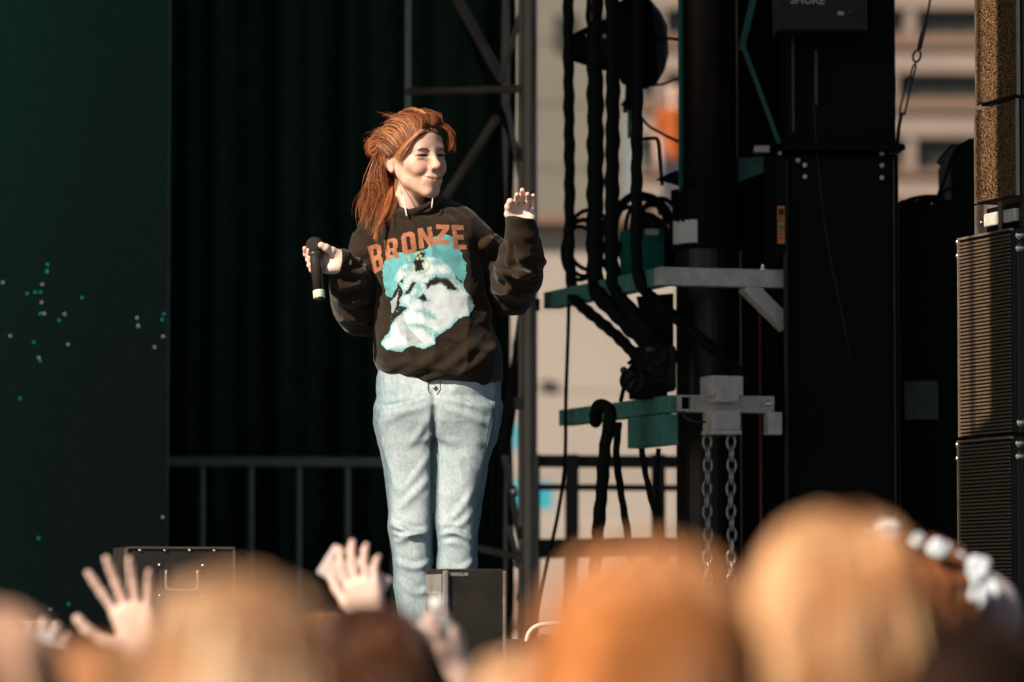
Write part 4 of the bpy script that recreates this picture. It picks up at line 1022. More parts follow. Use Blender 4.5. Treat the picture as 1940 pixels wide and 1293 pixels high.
M['skin'] = mat('skin', (1, 1, 1), 0.5, var=0.05, scale=60, attr='Col', bump=0.06, bscale=500, spec=0.35, sss=0.22, rvar=0.08)
M['hair'] = mat('hair', (1, 1, 1), 0.45, var=0.1, scale=80, attr='Col', spec=0.3)
M['hair_base'] = mat('hair_base', (1, 1, 1), 0.8, var=0.25, scale=60, attr='Col', spec=0.05, bump=1.0, bscale=120)
def cloth_mat(name, c, attr=None, bump=0.35, bscale=900, var=0.18, scale=30):
    m = mat(name, c, 0.92, var=var, scale=scale, bump=bump, bscale=bscale, spec=0.12, attr=attr)
    b = m.node_tree.nodes['Principled BSDF']; b.inputs['Sheen Weight'].default_value = 0.18; b.inputs['Sheen Roughness'].default_value = 0.4
    return m
M['sweat'] = cloth_mat('sweatshirt_fleece', (0.028, 0.0185, 0.012))
M['print'] = cloth_mat('screen_print', (1, 1, 1), attr='Col', var=0.08)
M['denim'] = cloth_mat('washed_denim', (1, 1, 1), attr='Col', bump=0.5, bscale=700, var=0.16, scale=120)
M['stitch'] = mat('stitching', (0.10, 0.16, 0.19), 0.9)
M['brow'] = mat('brow_hair', (0.07, 0.025, 0.012), 0.7)
M['pearl'] = mat('white_earring', (0.8, 0.78, 0.74), 0.3, var=0.03)

# ------------------------------------------------------------------ the singer
singer = thing('person', 'singer on stage in black printed sweatshirt and pale jeans, one hand raised, holding a microphone', 'person', P(828, 1322, 0.0))
HC, HR = PN(785, 302, 0.02), rot(yaw=35, pitch=-2, roll=-3)
HS = 1.0
SK = (0.72, 0.46, 0.35)
px = mpp(0.0)
# head and neck, fine
hd = SDF(HC - 0.145, HC + np.array((0.145, 0.145, 0.135)), 0.0016)
neck_base = PN(772, 408, 0.035)
hd.cap(HC + HR @ np.array((0, 0.034, -0.050)), neck_base, 0.043, 0.048, 0.012)
head_sdf(hd, HC, HR, HS)
vh, qh = hd.mesh(1)
bvhead = BVHTree.FromPolygons([tuple(v) for v in vh], [tuple(map(int, q)) for q in qh])
HCEN = Vector(HC + HR @ np.array((0, .005, .02)))
def snap(p, lift, only_out=False):
    """move a point along the ray from the head's middle onto the skin + lift"""
    dr = (Vector(p) - HCEN); L = dr.length; dr.normalize()
    h = bvhead.ray_cast(HCEN + dr * .3, -dr)
    if h[0] is None: return np.array(p)
    r = (h[0] - HCEN).length + lift
    return np.array(HCEN + dr * (max(r, L) if only_out else r))
# left hand (image right), palm to the camera
lw = PN(988, 428, -0.165)
hl = SDF(lw + (-0.09, -0.10, -0.12), lw + (0.09, 0.06, 0.14), 0.0014)
def J(u, v, dy, Y0=-0.165): return PN(u, v, Y0 + dy)
fl = [([J(973, 402, -.002), J(973, 394, -.010), J(977, 383, -.024), J(980, 374, -.040), J(979.5, 369.5, -.056)], 0.0085),
      ([J(986, 400, 0.0), J(986, 391, -.006), J(989, 377, -.018), J(990, 367, -.034), J(989.5, 361, -.048)], 0.0089),
      ([J(997, 401, 0.0), J(998, 393, -.008), J(1000.5, 381, -.022), J(1001, 373, -.040), J(999.5, 368.5, -.055)], 0.0084),
      ([J(1008, 406, 0.0), J(1009.5, 398, -.006), J(1011.5, 387, -.018), J(1012, 378, -.032), J(1010.5, 371, -.044)], 0.0074),
      ([J(973, 420, -.004), J(963.5, 406, -.012), J(963.5, 392, -.024), J(966.5, 382, -.036)], 0.0115)]
pl = [(J(978, 428, 0), J(974, 402, 0), .018, .0135), (J(986, 430, 0), J(986, 400, 0), .018, .013), (J(994, 430, 0), J(997, 402, 0), .018, .013),
      (J(1000, 428, 0), J(1007, 407, 0), .016, .012), (J(974, 424, -.006), J(964.5, 406, -.012), .016, .0125), (J(1003, 424, -.004), J(1007, 412, -.004), .014, .012)]
hand_from_joints(hl, fl, pl)
hl.cap(lw + np.array((0, 0.05, -0.07)), lw + np.array((0,.004,-.012)), 0.024, 0.026, 0.02)
vl, ql = hl.mesh(1)
# right hand (image left) round the microphone
rw = PN(650, 497, -0.10)
hr = SDF(rw + (-0.15, -0.12, -0.12), rw + (0.10, 0.12, 0.09), 0.0014)
def K(u, v, dy): return PN(u, v, -0.125 + dy)
fr = [([K(612, 487, .030), K(603, 484, .038), K(588, 488, .030), K(579.5, 482, .010), K(577.5, 471, -.004)], 0.0082),
      ([K(612, 497, .028), K(602, 499, .036), K(589, 505, .026), K(584, 492, .004), K(585, 474, -.012)], 0.0086),
      ([K(614, 506, .024), K(604, 509, .032), K(592, 513, .022), K(586.5, 503, .002), K(588, 488, -.010)], 0.0082),
      ([K(618, 512, .018), K(608, 515, .024), K(597, 517, .016), K(590, 512, .000), K(589, 502, -.010)], 0.0072),
      ([K(640, 483, .010), K(629, 476, -.004), K(618, 470, -.016), K(608.5, 465, -.020)], 0.0118)]
pr = [(K(648, 490, .02), K(616, 486, .026), .017, .0135), (K(648, 496, .022), K(614, 497, .026), .018, .013), (K(648, 502, .02), K(616, 506, .022), .018, .013),
      (K(646, 505, .016), K(620, 511, .016), .016, .012), (K(646, 488, .016), K(630, 477, -.002), .017, .013), (K(640, 506, .010), K(626, 509, .010), .014, .012)]
hand_from_joints(hr, fr, pr)
hr.cap(rw + np.array((0.022, 0.05, -0.05)), K(648, 497, .022), 0.022, 0.026, 0.02)
vr, qr = hr.mesh(1)
# body under the clothes, coarse
bd = SDF((P(600, 0, 0).x, -0.30, STAGE - 0.01), (P(1060, 0, 0).x, 0.30, P(0, 380, 0).z), 0.009)
sh_r, sh_l = PN(716, 452, .035), PN(874, 444, .035)
bd.cap(neck_base, PN(790, 460, .03), .05, .07, .03)
bd.ell(PN(803, 500, .03), (.135, .08, .13)); bd.ell(PN(820, 600, .03), (.12, .08, .14), k=.04); bd.ell(PN(830, 710, .03), (.135, .085, .12), k=.04)
bd.chain([sh_r, PN(689, 590, .105), PN(672, 568, .03), PN(660, 522, -.045)], [.036, .028, .024, .020], .03); bd.chain([sh_l, PN(967, 553, .06), PN(985, 520, -.035), PN(989, 470, -.105)], [.036, .028, .024, .020], .03)
bd.chain([PN(776, 770, .03), PN(780, 1010, .02), PN(792, 1290, .03)], [.072, .05, .038], .02)
bd.chain([PN(876, 770, .03), PN(866, 1010, .02), PN(868, 1290, .03)], [.072, .05, .038], .02)
for u in (792, 868): bd.cap(PN(u, 1300, .05), PN(u, 1310, -.09), .032, .026, .02)
vb, qb = bd.mesh(1)
V, Q = join([(vh, qh), (vl, ql), (vr, qr), (vb, qb)])
C = np.tile(np.array(SK), (len(V), 1)); C[:len(vh)] = face_colors(vh, HC, HR, HS, SK, scalp=(.20, .075, .03))
nh = len(vh)
C[nh:nh + len(vl) + len(vr)] = np.array((.82, .62, .52))
for f, lo in ((fl, nh), (fr, nh + len(vl))):      # rosy finger tips
    for pts, r in f:
        C[nh:nh + len(vl) + len(vr)] *= 1 - 0.28 * np.exp(-(((V[nh:nh + len(vl) + len(vr)] - pts[-1]) ** 2).sum(1) / .012 ** 2))[:, None] * np.array((0.1, .75, .9))
body = add_mesh('body', V, Q, M['skin'], singer, smooth=True, colors=C)
HL = lambda x, y, z: Vector(HC + HR @ (np.array((x, y, z)) * HS))
# brows and lashes
for g in (-1, 1):
    t = MB()
    t.tube([snap(HL(g * x, -.09, z), .0004) for x, z in ((.013, .0125), (.022, .0165), (.032, .0185), (.041, .0170), (.048, .0125))], [.0011, .0022, .0022, .0015, .0005], 6)
    t.build('eyebrow', M['brow'], body, smooth=True)
    t = MB(); t.tube([snap(HL(g * x, -.09, z), .0004) for x, z in ((.017, .0008), (.024, .0024), (.032, .0026), (.040, .0012), (.0465, -.0012))], [.0008, .0014, .0015, .0014, .0007], 5)
    t.build('eyelash', M['brow'], body, smooth=True)

# sweatshirt
H_ = 0.0036
def z_(v): return P(830, v, 0).z
def x_(u): return P(u, 600, 0).x
sw = SDF((x_(618), -0.27, z_(745)), (x_(1042), 0.26, z_(362)), H_)
prof = [(728, 828, 104, .112), (720, 828, 114, .132), (700, 829, 122, .150), (672, 830, 123, .151), (640, 828, 118, .146), (590, 820, 111, .139),
        (530, 812, 107, .133), (480, 806, 104, .123), (440, 800, 97, .105), (420, 797, 84, .088), (404, 790, 58, .068)]
sw.tubez([z_(p[0]) for p in prof], [x_(p[1]) for p in prof], [.03] * len(prof), [p[2] * px for p in prof], [p[3] for p in prof], .02, shear=0.16, xref=x_(828), p=2.35, capk=.035)
sw.chain([PN(726, 438, .035), PN(766, 424, .045), PN(830, 416, .045), PN(870, 428, .035)], [.050, .046, .046, .052], .05)
def slouch(pts, rs, k=.03, amp=.10, per=.05, phase=0.0, tw=1.0):
    """sleeve with ring folds that wander round the arm"""
    pts = [np.array(p) for p in pts]
    P_ = np.array(smooth_path(pts, 12)); L = np.r_[0, np.cumsum(np.linalg.norm(np.diff(P_, axis=0), axis=1))]
    tk = np.linspace(0, 1, len(rs)); R_ = np.interp(L / L[-1], tk, rs)
    for i in range(len(P_) - 1): sw.cap(P_[i], P_[i + 1], R_[i], R_[i + 1], k if i == 0 else .012)
    return P_, L, R_
# her right arm
er = PN(688, 604, .105); wr = PN(655, 503, -.085)
slouch([sh_r, PN(698, 525, .075), PN(689, 585, .105)], [.062, .066, .064])
slouch([PN(688, 592, .105), PN(672, 568, .03), PN(660, 524, -.05)], [.066, .062, .048])
sw.cap(PN(662, 522, -.055), PN(640, 494, -.110), .042, .036, .012)
# her left arm
slouch([sh_l, PN(926, 496, .075), PN(966, 556, .06)], [.062, .064, .062])
slouch([PN(968, 548, .055), PN(985, 520, -.04), PN(990, 480, -.11)], [.060, .060, .056])
sw.chain([PN(989, 470, -.125), PN(987, 444, -.150), PN(986, 412, -.168)], [.050, .0435, .0430], .012)
for u0, u1, v0, v1, r in [(962, 1016, 470, 462, .010), (957, 1019, 492, 487, .011), (958, 1018, 516, 518, .011), (966, 1008, 454, 450, .006)]:
    A, B = PN(u0, v0, -.13), PN(u1, v1, -.125); Mid = (A + B) / 2 + np.array((0, -.034, -.004))
    sw.chain([A, Mid, B], [r * .8, r, r * .7], .016)
# collar and neck opening
cpts = [(722, 404, .075), (728, 408, .02), (742, 410, -.025), (764, 408, -.048), (788, 400, -.052), (812, 389, -.040), (829, 380, -.005), (834, 376, .06)]
sw.chain([PN(*p) for p in smooth_path(cpts, 4)], [.008] * 29, .010)
sw.cap(PN(774, 412, .04), PN(792, 330, .02), .050, .066, .006, 'sub')
# cuffs cut open at the wrists
sw.ell(PN(988, 370, -.17), (.10, .12, .068), None, .004, 'sub')
sw.ell(PN(606, 486, -.14), (.060, .09, .075), None, .004, 'sub')
vS, qS = sw.mesh(2)
nS = normals(vS, qS)
on_front = np.clip((-nS[:, 1]), 0, 1)
disp = 0.0035 * fbm(vS * np.array((1, 1, 1.5)), 13, 3) + 0.0008 * fbm(vS, 60, 2)
vS = vS + nS * disp[:, None]
vS = crease(vS, nS, [
    ([(712, 706), (745, 690), (790, 676)], .012, 13, .55), ([(738, 722), (775, 700), (838, 664)], .013, 14, .5), ([(790, 716), (845, 692), (905, 640)], .012, 14, .5),
    ([(850, 708), (893, 690), (935, 650)], .010, 12, .5), ([(718, 672), (745, 652), (770, 640)], .006, 10, .5), ([(770, 716), (800, 712), (850, 706)], .008, 6, .8),
    ([(716, 470), (732, 520), (740, 590)], .010, 12, .5), ([(884, 440), (892, 500), (900, 570)], .010, 12, .4), ([(760, 420), (790, 470), (800, 520)], .004, 14, .5),
    ([(905, 470), (918, 458), (932, 450)], .020, 8, .5), ([(914, 480), (920, 470), (922, 490)], .014, 6, .3), ([(925, 505), (945, 498), (965, 505)], .017, 10, .5), ([(930, 540), (955, 546), (985, 530)], .017, 11, .5),
    ([(944, 505), (966, 530), (984, 565)], .015, 9, .6), ([(960, 480), (975, 505), (1015, 520)], .010, 8, .6), ([(966, 462), (968, 490), (976, 520)], .010, 6, .7),
    ([(640, 528), (655, 538), (684, 530)], .020, 9, .5), ([(642, 556), (660, 566), (692, 556)], .020, 10, .5), ([(648, 592), (672, 598), (702, 585)], .019, 10, .5), ([(664, 508), (678, 514), (690, 500)], .017, 8, .5), ([(676, 470), (684, 520), (690, 560)], .014, 10, .5),
    ([(830, 392), (860, 400), (890, 420)], .005, 7, .5), ([(820, 404), (850, 414), (880, 440)], .004, 7, .5)])
uS, wS = to_px(vS)
slv = np.clip((712 - uS) / 14, 0, 1) * np.clip((uS - 648) / 20, 0, 1) + np.clip((uS - 900) / 16, 0, 1) * (wS < 612) * np.clip((wS - 440) / 25, 0, 1)
rid = 1 - np.abs(fbm(vS * np.array((.8, 1, 1.9)) + .03 * np.stack([vnoise(vS, 9), vnoise(vS + 3, 9), vnoise(vS + 7, 9)], 1), 11, 2))
rid2 = 1 - np.abs(fbm(vS * np.array((1.3, 1, 1.1)) + np.array((0, 0, .5)) * vS[:, :1], 9, 2))
nS2 = normals(vS, qS)
vS = vS + nS2 * (slv * .012 * (rid ** 2.5 - .45) + (1 - np.clip(slv, 0, 1)) * .007 * (rid2 ** 4 - .4))[:, None]
vS = relax(vS, qS, .3)
shirt = add_mesh('sweatshirt', vS, qS, M['sweat'], singer, smooth=True)
# print: letters and face, laid on the cloth as a fine sheet
def zq(x, y): return (560 + x / 3.592, 380 + y / 3.592)
LET = {'B': [[(0, 0), (.72, 0), (1, .12), (1, .38), (.86, .5), (1, .62), (1, .88), (.72, 1), (0, 1)], [(.36, .17), (.36, .40), (.62, .40), (.62, .17)], [(.36, .60), (.36, .83), (.62, .83), (.62, .60)]],
       'R': [[(0, 0), (.75, 0), (1, .12), (1, .45), (.82, .56), (1, 1), (.64, 1), (.48, .62), (.36, .62), (.36, 1), (0, 1)], [(.36, .18), (.36, .44), (.62, .44), (.62, .18)]],
       'O': [[(.2, 0), (.8, 0), (1, .14), (1, .86), (.8, 1), (.2, 1), (0, .86), (0, .14)], [(.38, .2), (.38, .8), (.62, .8), (.62, .2)]],
       'N': [[(0, 0), (.34, 0), (.66, .5), (.66, 0), (1, 0), (1, 1), (.68, 1), (.34, .48), (.34, 1), (0, 1)]],
       'Z': [[(.04, 0), (1, 0), (1, .22), (.46, .76), (1, .76), (1, 1), (0, 1), (0, .78), (.55, .24), (.04, .24)]],
       'E': [[(0, 0), (1, 0), (1, .21), (.38, .21), (.38, .39), (.88, .39), (.88, .60), (.38, .60), (.38, .79), (1, .79), (1, 1), (0, 1)]]}
QUADS = [('B', (487, 312), (578, 286), (602, 462), (538, 502)), ('R', (600, 272), (690, 248), (710, 388), (617, 416)), ('O', (712, 228), (806, 205), (828, 352), (730, 374)),
         ('N', (828, 190), (925, 177), (944, 310), (840, 332)), ('Z', (952, 163), (1046, 166), (1042, 300), (938, 298)), ('E', (1058, 165), (1140, 168), (1166, 336), (1076, 334))]
def inpoly(x, y, poly):
    r = np.zeros(x.shape, bool); n = len(poly)
    for i in range(n):
        x0, y0 = poly[i]; x1, y1 = poly[(i + 1) % n]
        if y0 == y1: continue
        c = ((y0 > y) != (y1 > y)) & (x < (x1 - x0) * (y - y0) / (y1 - y0) + x0)
        r ^= c
    return r
def pdist(x, y, poly):
    d = np.full(x.shape, 1e9); n = len(poly)
    for i in range(n):
        a = np.array(poly[i], float); b = np.array(poly[(i + 1) % n], float); ab = b - a
        t = np.clip(((x - a[0]) * ab[0] + (y - a[1]) * ab[1]) / (ab @ ab + 1e-9), 0, 1)
        d = np.minimum(d, np.hypot(x - a[0] - t * ab[0], y - a[1] - t * ab[1]))
    return d
gx, gy = np.meshgrid(np.arange(470, 1232, 3.4), np.arange(150, 1045, 3.4), indexing='ij')
nz1 = fbm(np.stack([gx.ravel(), gy.ravel(), gx.ravel() * 0], 1), 1 / 45, 4).reshape(gx.shape)
nz2 = vnoise(np.stack([gx.ravel(), gy.ravel(), gx.ravel() * 0 + 5], 1), 1 / 7).reshape(gx.shape)
mask = np.zeros(gx.shape, bool); colr = np.zeros(gx.shape + (3,))
TEAL, WHITE, INK = np.array((.15, .46, .48)), np.array((.60, .68, .70)), np.array((.022, .015, .012))
hairp = [(588, 490), (600, 420), (640, 380), (720, 350), (830, 345), (890, 325), (940, 245), (1010, 232), (1070, 250), (1115, 320), (1152, 420), (1168, 500), (1140, 585), (1060, 470), (960, 400), (870, 400), (740, 450), (700, 520), (690, 600), (660, 660), (620, 650), (600, 570)]
facep = [(672, 540), (690, 480), (740, 430), (860, 405), (900, 375), (980, 395), (1050, 450), (1100, 530), (1150, 590), (1200, 650), (1216, 710), (1180, 780), (1110, 806), (1060, 860), (1000, 910), (962, 930), (950, 980), (860, 1010), (790, 995), (720, 1027), (620, 1017), (580, 972), (592, 940), (640, 905), (650, 850), (700, 790), (750, 728), (700, 715), (712, 670), (735, 630), (720, 590)]
cheek = [(655, 770), (645, 690), (690, 640), (705, 600), (690, 700), (672, 762)]
def paint(poly, c, wob=9, soft=7.0, edge=None):
    global mask
    x = gx + nz1 * wob * 1.4; y = gy + np.roll(nz1, 17, 0) * wob * 1.4
    sd = pdist(x, y, poly); sd = np.where(inpoly(x, y, poly), -sd, sd)
    al = np.clip(.5 - sd / soft + .55 * nz2, 0, 1)
    new = (al > .5) & ~mask
    cc = np.tile(np.array(c, float), gx.shape + (1,))
    if edge is not None:
        w = np.clip(1 + sd / edge[1] + .35 * nz2, 0, 1) ** 1.2
        cc = cc * (1 - w[..., None]) + edge[0] * w[..., None]
    colr[new] = cc[new]
    a = al[..., None] * (mask & ~new)[..., None]
    colr[:] = colr * (1 - a) + cc * a
    mask |= new
paint(hairp, TEAL * 0.9, 10, 10)
hm = mask & (nz2 + nz1 > 0.35); colr[hm] *= 0.72
paint(cheek, (.34, .42, .44), 4)
paint(facep, WHITE, 10, 8, edge=(TEAL, 30))
GREY = (.40, .44, .46)
paint([(668, 800), (732, 768), (762, 862), (868, 968), (800, 988), (716, 918)], GREY, 2)
for poly in ([(882, 565), (955, 512), (1030, 525), (1082, 580), (1100, 612), (1040, 612), (985, 560), (930, 580), (895, 604)],
             [(796, 545), (822, 560), (775, 640), (742, 640), (770, 590)], [(698, 558), (738, 528), (726, 562)],
             [(828, 668), (868, 638), (906, 682), (872, 690)], [(800, 420), (842, 345), (884, 352), (862, 440), (872, 486), (815, 490)], [(650, 790), (740, 725), (748, 742), (668, 822)]):
    paint(poly, TEAL * .8, 6, 46); paint(poly, INK, 5, 12)
for poly in ([(808, 752), (868, 738), (930, 776), (962, 812), (905, 800), (860, 768)], [(740, 846), (820, 836), (900, 866), (965, 905), (905, 885), (820, 858)],
             [(930, 420), (960, 395), (990, 440), (950, 445)], [(730, 470), (790, 440), (800, 460), (740, 500)], [(1030, 440), (1080, 395), (1090, 440), (1060, 475)],
             [(880, 520), (960, 488), (1040, 496), (1090, 545), (1030, 520), (950, 512)], [(780, 690), (840, 600), (870, 590), (838, 650)], [(890, 890), (960, 910), (955, 935), (900, 915)], [(812, 575), (850, 560), (850, 610), (822, 608)]):
    paint(poly, TEAL * 0.8, 8, 36)
GOLD = (.42, .50, .30)
rr = np.hypot(gx - 868, gy - 440); rm = (np.abs(rr - 44) < 7) & (gx > 850); colr[rm] = GOLD; mask |= rm
for cx_, cy_ in [(770, 385), (775, 405), (820, 365), (838, 355), (850, 380), (830, 395), (800, 470), (835, 490)]:
    m_ = np.hypot(gx - cx_, gy - cy_) < 11; colr[m_] = GOLD; mask |= m_
for ch, a, b, c_, d_ in QUADS:
    a, b, c_, d_ = [np.array(q, float) for q in (a, b, c_, d_)]
    m_ = np.zeros(gx.shape, bool)
    for poly in LET[ch]:
        wp = []
        n = len(poly)
        for i in range(n):
            for f in (0, .5):
                s_, t_ = np.array(poly[i]) * (1 - f) + np.array(poly[(i + 1) % n]) * f
                wp.append((a * (1 - s_) + b * s_) * (1 - t_) + (d_ * (1 - s_) + c_ * s_) * t_)
        m_ ^= inpoly(gx + nz2 * 1.5, gy + nz2 * 1.5, wp)
    m_ &= ~((nz2 + .55 * nz1 > .80))
    colr[m_] = np.array((.40, .16, .085)); colr[m_] *= (1 + .35 * nz1[m_])[:, None]; mask |= m_
colr *= (1 + 0.10 * nz2)[..., None]
bvh = BVHTree.FromPolygons([tuple(v) for v in vS], [tuple(map(int, q)) for q in qS])
pid = np.full(gx.shape, -1, int); pv = []; pc = []
need = mask.copy(); need[1:] |= mask[:-1]; need[:, 1:] |= mask[:, :-1]; need[1:, 1:] |= mask[:-1, :-1]
for i, j in zip(*np.nonzero(need)):
    u, v = zq(gx[i, j], gy[i, j]); dr = (P(u, v, 0) - CAM).normalized()
    h = bvh.ray_cast(P(u, v, -0.6), dr)
    if h[0] is not None and h[1].y * 0 == 0:
        nn = h[1] if h[1].dot(dr) < 0 else -h[1]
        pid[i, j] = len(pv); pv.append(h[0] + nn * 0.0006); pc.append(colr[i, j])
cells = np.argwhere(mask[:-1, :-1])
fq = np.stack([pid[cells[:, 0], cells[:, 1]], pid[cells[:, 0] + 1, cells[:, 1]], pid[cells[:, 0] + 1, cells[:, 1] + 1], pid[cells[:, 0], cells[:, 1] + 1]], 1)
fq = fq[(fq >= 0).all(1)][:, ::-1]
pvn = np.array(pv); ok = np.ones(len(fq), bool)
for a, b in ((0, 1), (1, 2), (2, 3), (3, 0)): ok &= np.linalg.norm(pvn[fq[:, a]] - pvn[fq[:, b]], axis=1) < .012
pr_o = add_mesh('print', pvn, np.ascontiguousarray(fq[ok]), M['print'], shirt, smooth=True, colors=np.array(pc))
pr_o['label'] = 'orange lettering above a pale teal and white printed face'

# jeans
jn = SDF((x_(690), -0.17, STAGE + 0.03), (x_(968), 0.22, z_(676)), 0.0042)
hp = [(830, 832, 100, .10), (800, 831, 112, .122), (770, 831, 116, .128), (740, 830, 119.5, .128), (715, 830, 118, .124), (690, 830, 112, .115), (680, 830, 110, .113)]
def legp(rows, top_k):
    rows = sorted(rows, key=lambda r: -r[0])
    return ([z_(r[0]) for r in rows], [x_(r[1]) for r in rows], [r[4] if len(r) > 4 else .03 for r in rows], [r[2] * px for r in rows], [r[3] for r in rows])
hp = sorted(hp, key=lambda r: -r[0])
jn.tubez(p=2.9, *legp([(770, 771, 58, .118), (800, 770, 58, .112), (850, 775, 54, .104), (900, 778, 49, .096, .028), (950, 780, 46, .090, .022), (990, 780, 44, .085, .015), (1010, 781, 42.5, .082, .012),
                 (1040, 782, 41, .080, .015), (1080, 783, 38.5, .080, .02), (1130, 789, 40, .083, .03), (1180, 796, 41, .088, .035), (1300, 800, 43, .095, .035)], 0), k=.012, capk=.012)
jn.tubez(p=2.9, *legp([(770, 884, 63, .118), (800, 882, 62, .112), (850, 874, 57, .104), (900, 869, 52.5, .096, .028), (950, 865, 46.5, .090, .022), (990, 864, 44, .085, .015), (1010, 866, 41, .082, .012),
                 (1040, 866, 40, .080, .015), (1080, 866, 40.5, .080, .02), (1180, 867, 42, .088, .035), (1300, 868, 43, .095, .035)], 0), k=.006, capk=.012)
jn.tubez([z_(r[0]) for r in hp], [x_(r[1]) for r in hp], [.03] * len(hp), [r[2] * px for r in hp], [r[3] for r in hp], k=.035, p=2.2, capk=.012)
vJ, qJ = jn.mesh(2)
nJ = normals(vJ, qJ)
vJ = vJ + nJ * (0.0016 * fbm(vJ * np.array((1.4, 1, .7)), 16, 3) + .006 * ((1 - np.abs(fbm(vJ * np.array((1.0, 1, .8)) + np.array((0, 0, .4)) * vJ[:, :1], 8, 2))) ** 5 - .3) + .0006 * fbm(vJ, 70, 2))[:, None]
vJ = crease(vJ, nJ, [
    ([(738, 986), (768, 1002), (812, 1010)], .012, 8, .6), ([(744, 1026), (772, 1014), (812, 1000)], .009, 8, .55), ([(742, 1006), (760, 1012), (784, 1010)], .008, 5, .7),
    ([(834, 1010), (864, 1006), (902, 1024)], .011, 7, .6), ([(840, 990), (866, 994), (892, 970)], .006, 8, .5), ([(836, 1030), (860, 1024), (880, 1036)], .006, 7, .6),
    ([(744, 968), (780, 936), (812, 900)], .007, 9, .5), ([(842, 990), (872, 960), (896, 920)], .006, 9, .5), ([(760, 930), (790, 890), (818, 850)], .004, 8, .5),
    ([(722, 800), (760, 780), (812, 766)], .004, 8, .5), ([(834, 768), (880, 782), (935, 806)], .005, 9, .5), ([(730, 770), (770, 760), (806, 752)], .003, 6, .5), ([(836, 754), (870, 758), (915, 772)], .003, 6, .5),
    ([(818, 790), (796, 826), (776, 850)], .005, 9, .5), ([(828, 800), (850, 830), (870, 850)], .004, 9, .5), ([(822, 745), (823, 840), (823, 990)], -.010, 5, 0),
    ([(750, 1060), (784, 1072), (814, 1062)], .008, 8, .6), ([(840, 1064), (868, 1076), (900, 1058)], .007, 8, .6), ([(760, 1100), (790, 1120), (815, 1110)], .007, 9, .6),
    ([(938, 760), (928, 830), (914, 900)], .006, 7, .6), ([(930, 720), (940, 735), (946, 760)], .006, 7, .5), ([(811, 712), (812, 738), (822, 752)], .004, 5, .6)])
vJ = relax(vJ, qJ, .4); nJ = normals(vJ, qJ)
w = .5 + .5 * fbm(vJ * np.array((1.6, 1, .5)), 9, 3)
fade_light = np.clip(-nJ[:, 1], 0, 1) ** 2  # denim wear plus sunlit front and shaded sides, put into the colour
tone = np.clip(.14 + .68 * fade_light + .34 * (w - .5) + .16 * fbm(vJ * np.array((6, 1, 1.4)), 55, 2), 0, 1)[:, None]
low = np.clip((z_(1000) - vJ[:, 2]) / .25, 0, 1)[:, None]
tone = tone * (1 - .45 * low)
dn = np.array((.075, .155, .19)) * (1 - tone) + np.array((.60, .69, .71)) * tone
for u0, u1 in ((822.5, 823),):       # darker line where the legs meet
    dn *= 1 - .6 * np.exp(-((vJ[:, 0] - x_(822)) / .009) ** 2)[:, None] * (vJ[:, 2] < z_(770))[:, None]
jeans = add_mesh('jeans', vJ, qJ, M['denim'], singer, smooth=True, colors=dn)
bvj = BVHTree.FromPolygons([tuple(v) for v in vJ], [tuple(map(int, q)) for q in qJ])
def on_jeans(u, v, lift=.001):
    dr = (P(u, v, 0) - CAM).normalized(); h = bvj.ray_cast(P(u, v, -.6), dr)
    return (h[0] - dr * lift) if h[0] is not None else P(u, v, -.1)
def seam(pts, r=.0012, name='seam'):
    t = MB(); q = []
    for (u0, v0), (u1, v1) in zip(pts[:-1], pts[1:]):
        m_ = max(2, int(math.hypot(u1 - u0, v1 - v0) / 6))
        q += [on_jeans(u0 + (u1 - u0) * i / m_, v0 + (v1 - v0) * i / m_) for i in range(m_)]
    t.tube(q, r, 5).build(name, M['stitch'], jeans, smooth=True)
seam([(817, 820), (817, 900), (817, 1000), (819, 1078)]); seam([(938, 702), (940, 740), (934, 790), (922, 850), (914, 910)])
seam([(811, 712), (811, 740), (820, 752)]); seam([(834, 712), (834, 738), (824, 753)])
t = MB(); c0 = on_jeans(824, 735, .002); t.lathe(c0, (0, -1, 0), [(0, .0058), (.002, .0058), (.0032, .004), (.0036, .001)], 14).build('button', M['brass'], jeans, smooth=True)
# shoes
for u in (796, 868):
    s = SDF(PN(u, 1330, 0) + (-.07, -.2, -.01), PN(u, 1330, 0) + (.07, .12, .13), .006)
    b = PN(u, 1322, 0); b[2] = STAGE + .004
    s.cap(b + (0, .05, .045), b + (0, -.10, .035), .042, .038, .01); s.cap(b + (0, -.10, .035), b + (0, -.14, .032), .038, .032, .02); s.cap(b + (0, .04, .05), b + (0, .04, .10), .042, .042, .03)
    s.d = np.maximum(s.d, (b[2] - s.ax[2])[None, None, :])
    v, q = s.mesh(1); add_mesh('shoe', v, q, M['black_plastic'], singer, smooth=True)

# hair of the singer
HB = (.23, .080, .031)
L_ = lambda x, y, z: HC + HR @ (np.array((x, y, z)) * HS)
hs = SDF(HC - .16, HC + .16, .003)
hs.ell(L_(0, .014, .040), (.0785, .100, .082), HR, .01)
hs.ell(L_(0, .050, .0), (.066, .064, .062), HR, .03)
hs.ell(L_(0, -.125, -.040), (.064, .094, .100), HR, .010, 'sub')
for g in (-1, 1): hs.ell(L_(g * .080, -.020, -.050), (.028, .050, .050), HR, .012, 'sub')
vv, qq = hs.mesh(2); nn = normals(vv, qq); vv = vv + nn * (.002 * fbm(vv, 60, 2))[:, None]
hair = add_mesh('hair', vv, qq, M['hair_base'], singer, smooth=True, colors=np.tile(np.array((.17, .050, .018)), (len(vv), 1)))
tie = L_(-.012, .108, .052)
sets = []
